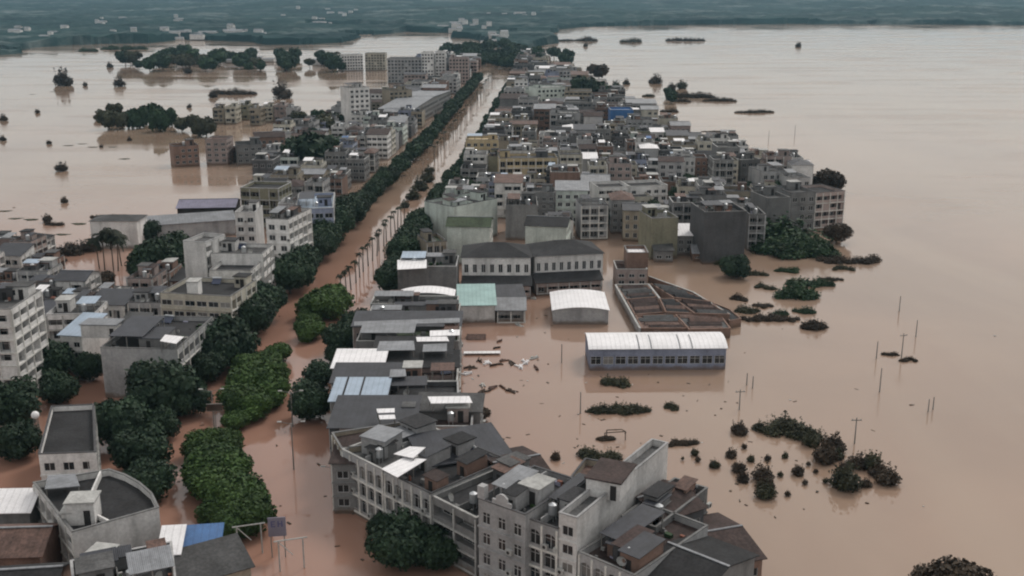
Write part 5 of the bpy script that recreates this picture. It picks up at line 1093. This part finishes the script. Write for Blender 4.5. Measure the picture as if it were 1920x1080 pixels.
sg_ = [q for q in BL if q['label'] and 'stepped-gable shophouse' in q['label']][0]; pp = [to_local(sg_['o'], v) for v in sg_['poly']]; w_s = pp[1].x - pp[0].x; y0_ = pp[0].y; h_ = sg_['H'] + .13
m = MB(); prof = [(.3, 0), (.3, .6), (.38, .6), (.38, 1.1), (.45, 1.45), (.5, 1.55), (.55, 1.45), (.62, 1.1), (.62, .6), (.7, .6), (.7, 0)]; prof = [(pp[0].x + w_s * u, h_ + z) for u, z in prof]
m.q(*[(x, y0_ - .02, z) for x, z in prof[::-1]]); m.q(*[(x, y0_ + .28, z) for x, z in prof])
for (x1_, z1_), (x2_, z2_) in zip(prof, prof[1:]): m.q((x1_, y0_ - .02, z1_), (x2_, y0_ - .02, z2_), (x2_, y0_ + .28, z2_), (x1_, y0_ + .28, z1_))
m.build('stepped_gable', LG, sg_['o'])
m = MB(); m.box(pp[0].x - .1, pp[0].x + .9, y0_ - .05, y0_ + .9, h_, h_ + 1.7); m.build('corner_turret', LG, sg_['o'])
# narrow tiled rows on the compound roofs
for lbl, nrow in (('grey low roof between', 5), ('brown terrace roof in the middle', 4), ('rusty brown roof directly', 4), ('grey-brown roof in the centre', 4), ('ribbed grey-brown roof', 4), ('dark brown roof at the upper', 4), ('dark maroon roof', 4)):
    e_ = next(q for q in BL if q['label'] and lbl in q['label']); lp_ = [to_local(e_['o'], v) for v in e_['poly']]; z = e_['H'] + .02; rg = random.Random(lbl)
    for k in range(nrow):
        u0, u1 = (k + .12) / nrow, (k + .9) / nrow; um = (u0 + u1) / 2; L_ = lambda u, s: lp_[0 if s == 0 else 1].lerp(lp_[3 if s == 0 else 2], u)
        s0, s1 = rg.uniform(.02, .2), rg.uniform(.8, .98); pt = lambda u, s, h: (*L_(u, 0).lerp(L_(u, 1), s), z + h); hh = rg.uniform(.3, .7); m = MB()
        m.q(pt(u0, s0, 0), pt(u0, s1, 0), pt(um, s1, hh), pt(um, s0, hh)); m.q(pt(um, s0, hh), pt(um, s1, hh), pt(u1, s1, 0), pt(u1, s0, 0)); m.q(pt(u0, s0, 0), pt(um, s0, hh), pt(u1, s0, 0)); m.q(pt(u1, s1, 0), pt(um, s1, hh), pt(u0, s1, 0))
        m.build('roof_row', rg.choice((RB, RR, RB, RG, RD)), e_['o'])
# recessed seams on the long white warehouse roof
wh = find('long white arched')
bb = [b for b in BL if b['o'] == wh][0]; pp = [to_local(wh, v) for v in bb['poly']]; W2 = pp[1].x - pp[0].x; D2 = pp[2].y - pp[1].y
for u in (.36, .45, .66, .75):
    m = MB(); x = pp[0].x + W2 * u; k = 8
    pr = [(pp[0].y - .3 + (D2 + .6) * i / 12, 4.6 + 1.3 * math.sin(math.pi * i / 12) ** .8 + .104) for i in range(0, 7)]
    for (a, za), (b, zb) in zip(pr, pr[1:]): m.q((x - .12, a, za + .05), (x + .12, a, za + .05), (x + .12, b, zb + .05), (x - .12, b, zb + .05)); m.q((x - .12, a, za), (x - .12, a, za + .05), (x - .12, b, zb + .05), (x - .12, b, zb)); m.q((x + .12, a, za + .05), (x + .12, a, za), (x + .12, b, zb), (x + .12, b, zb + .05))
    m.build('roof_seam', SG, wh)
pb_ = [q for q in BL if q['label'] and 'three pale blue' in q['label']][0]; pp = [to_local(pb_['o'], v) for v in pb_['poly']]
for u in (.2, .52):
    x = pp[0].x + (pp[1].x - pp[0].x) * u; m = MB(); za, zb = pb_['H'] + .13, pb_['H'] + 1.03
    m.v = [(x + s, y_, z) for y_, z in ((pp[0].y - .4, za), (pp[2].y, zb)) for s in (-.14, .14)] + [(x + s, y_, z + .07) for y_, z in ((pp[0].y - .4, za), (pp[2].y, zb)) for s in (-.14, .14)]
    m.f = [(4, 5, 7, 6), (0, 1, 5, 4), (1, 3, 7, 5), (3, 2, 6, 7), (2, 0, 4, 6)]; m.m = [0] * 5; m.build('roof_seam', DK, pb_['o'])
# compound walls
def wall_thing(pts, h, label, m_=PC):
    w_ = [P(x, y_, h) for x, y_ in pts]; c = sum(w_, Vector((0, 0))) / len(w_); o = thing('boundary_wall', label, 'wall', (c.x, c.y, 0))
    for a, b in zip(w_, w_[1:]):
        a = a - c; b = b - c; d = (b - a).normalized(); n = Vector((-d.y, d.x)) * .15; m = MB(); m.prism([a - n, b - n, b + n, a + n][::1], -2, h); m.build('wall_run', m_, o)
        cp = MB(); n2 = n * 1.6; cp.prism([a - n2, b - n2, b + n2, a + n2], h + .003, h + .12); cp.build('coping', PC, o)
wall_thing([(1154, 534), (1200, 616)], 2.2, 'pale concrete wall along the left side of the compound', LG)
wall_thing([(1216, 533), (1242, 566)], 2.2, 'pale concrete wall between the compound sheds', LG)
wall_thing([(1154, 534), (1216, 533)], 2.0, 'short cross wall at the head of the compound', TN)
wall_thing([(1216, 518), (1300, 548), (1368, 590)], 1.6, 'long dark wall behind the compound sheds', BR)
wall_thing([(862, 735), (862, 560)], 1.2, 'low wall edge along the basin beside the strip shophouses', BR)
# debris in the basin
dr = random.Random(21)
p = P(893, 634); o = thing('sunken_roof', 'small rust-brown roof awash in the basin', 'roof', (p.x, p.y, 0)); m = MB(); m.q((-2.2, -1.4, .1), (2.2, -1.4, .1), (2.1, 0, 1.0), (-2.1, 0, 1.0)); m.q((2.2, 1.4, .1), (-2.2, 1.4, .1), (-2.1, 0, 1.0), (2.1, 0, 1.0)); m.build('roof_sheet', RR, o); m = MB(); m.box(-2, 2, -1.1, 1.1, -1.5, .1); m.build('wall', BR, o)
p = P(904, 664); o = thing('floating_sheet_roof', 'long white sheet roof just above the water in the basin', 'roof', (p.x, p.y, 0), .03); m = MB(); m.box(-3.9, 3.9, -.7, .7, .35, .45); m.build('roof_sheet', SW, o); m = MB(); m.box(-3.6, 3.6, -.55, .6, -1, .35); m.build('wall', BR, o)
DB = [(885, 690), (900, 676), (915, 680), (930, 684), (945, 676), (960, 682), (975, 688), (985, 680), (1000, 672), (1005, 690), (880, 700), (906, 722), (925, 728), (945, 727), (958, 733), (938, 640), (930, 652), (1000, 560), (972, 610), (905, 735)]
for i, (x, y_) in enumerate(DB):
    p = P(x, y_); o = thing('floating_debris', 'x', 'debris', (p.x, p.y, 0), dr.uniform(0, 3), 'debris floating in the basin'); m = MB()
    for k in range(dr.randint(4, 8)):
        a, b, l = dr.uniform(-.9, .9), dr.uniform(-.5, .5), dr.uniform(.3, 1.1); m.box(a - l, a + l, b - .1, b + .12, -.1, dr.uniform(.1, .45), X=lambda v, t=dr.uniform(-.6, .6): Vector((v.x * math.cos(t) - v.y * math.sin(t), v.x * math.sin(t) + v.y * math.cos(t), v.z)))
    m.build('planks', dr.choice((WD, SW, RR, PC, WD)), o, kind='stuff')
    k_ = sorted(range(len(DB)), key=lambda j: (DB[j][0], DB[j][1])).index(i)
    o['label'] = 'small heap of broken boards floating in the basin, ' + ['leftmost', 'second', 'third', 'fourth', 'fifth', 'sixth', 'seventh', 'eighth', 'ninth', 'tenth', 'eleventh', 'twelfth', 'thirteenth', 'fourteenth', 'fifteenth', 'sixteenth', 'seventeenth', 'eighteenth', 'nineteenth', 'rightmost'][k_] + ('' if k_ in (0, 19) else ' from the left')
# half sunk frame in the water
p = P(1153, 826); o = thing('sunken_frame', 'half-sunk timber frame with brush in the water above the round bush island', 'frame', (p.x, p.y, 0), .1)
for a_, b_ in (((-1.8, 0, 0), (-1.8, 0, 1.5)), ((1.8, 0, 0), (1.8, 0, 1.6)), ((-1.8, 0, 1.5), (1.8, 0, 1.6)), ((-1.2, 1.4, 0), (-1.2, 1.4, 1.4)), ((1.8, 0, 1.6), (1.4, 1.4, 1.4)), ((-1.2, 1.4, 1.4), (1.4, 1.4, 1.4))): m = MB(); m.tube(a_, b_, .09, .09, 5); m.build('beam', WD, o)
for i in range(2): c = link('brush', TR['brown'][i], o, (-1.9 + i * .9, .6, .1)); c.scale = (1.2, .8, .6)
# scraps of vegetation and posts scattered in the left water
for i, (x, y_) in enumerate([(100, 172), (62, 177), (130, 273), (155, 270), (175, 276), (212, 276), (235, 298), (30, 410), (60, 412), (10, 396), (150, 420), (118, 440)]):
    p = P(x, y_); o = thing('floating_mat', f'faint mat of drifting weeds in the left water, {["first","second","third","fourth","fifth","sixth","seventh","eighth","ninth","tenth","eleventh","last"][i]} going down the picture', 'weeds', (p.x, p.y, 0), dr.uniform(-.3, .3), 'weed mats drifting in the left water')
    c = link('weeds', TR['olivefar'][i % 2], o, (0, 0, -.1)); c.scale = (2.8, 1.6, .35)

# flotsam: uncountable scraps carried by the water
fr = random.Random(77); m = MB()
for _ in range(320):
    if fr.random() < .5: px, py = fr.gauss(1150, 250), fr.uniform(560, 1000)
    else: px, py = fr.uniform(0, 900), fr.uniform(250, 1050)
    p = P(px, py); l, w_, t_ = fr.uniform(.08, .45), fr.uniform(.05, .2), fr.uniform(0, 3.1)
    m.box(-l, l, -w_, w_, -.05, fr.uniform(.03, .12), mi=fr.choice((0, 0, 1, 2, 2)), X=lambda v: Vector((p.x + v.x * math.cos(t_) - v.y * math.sin(t_), p.y + v.x * math.sin(t_) + v.y * math.cos(t_), v.z)))
m.build('floating_litter', [WD, PC, LN], None, kind='stuff', label='small scraps drifting on the brown water')
for o in bpy.data.objects:
    if o.get('label') and len(o['label'].split()) > 16: o['label'] = o['label'].replace(' of the right bank courtyards', ' in the courtyards').replace(' of the upper left bank gardens', ' in the gardens').replace(' of the street end woods', ' of the end woods').replace(' of the far right bank grove', ' of the far grove'); print('LONG', o['label'])
# ------------------------------------------------------------ the air
hz = MB(); hz.box(-9500, 9500, -700, 16500, -1, 330)
hm = bpy.data.materials.new('pale haze'); hm.use_nodes = True; t = hm.node_tree; t.nodes.remove(t.nodes['Principled BSDF']); pv = nn(t, 'VolumePrincipled'); pv.inputs['Density'].default_value = .00007; pv.inputs['Color'].default_value = (.4, .68, .88, 1); pv.inputs['Anisotropy'].default_value = .1
t.links.new(pv.outputs[0], t.nodes['Material Output'].inputs['Volume'])
hz.build('haze', hm, None, kind='stuff')
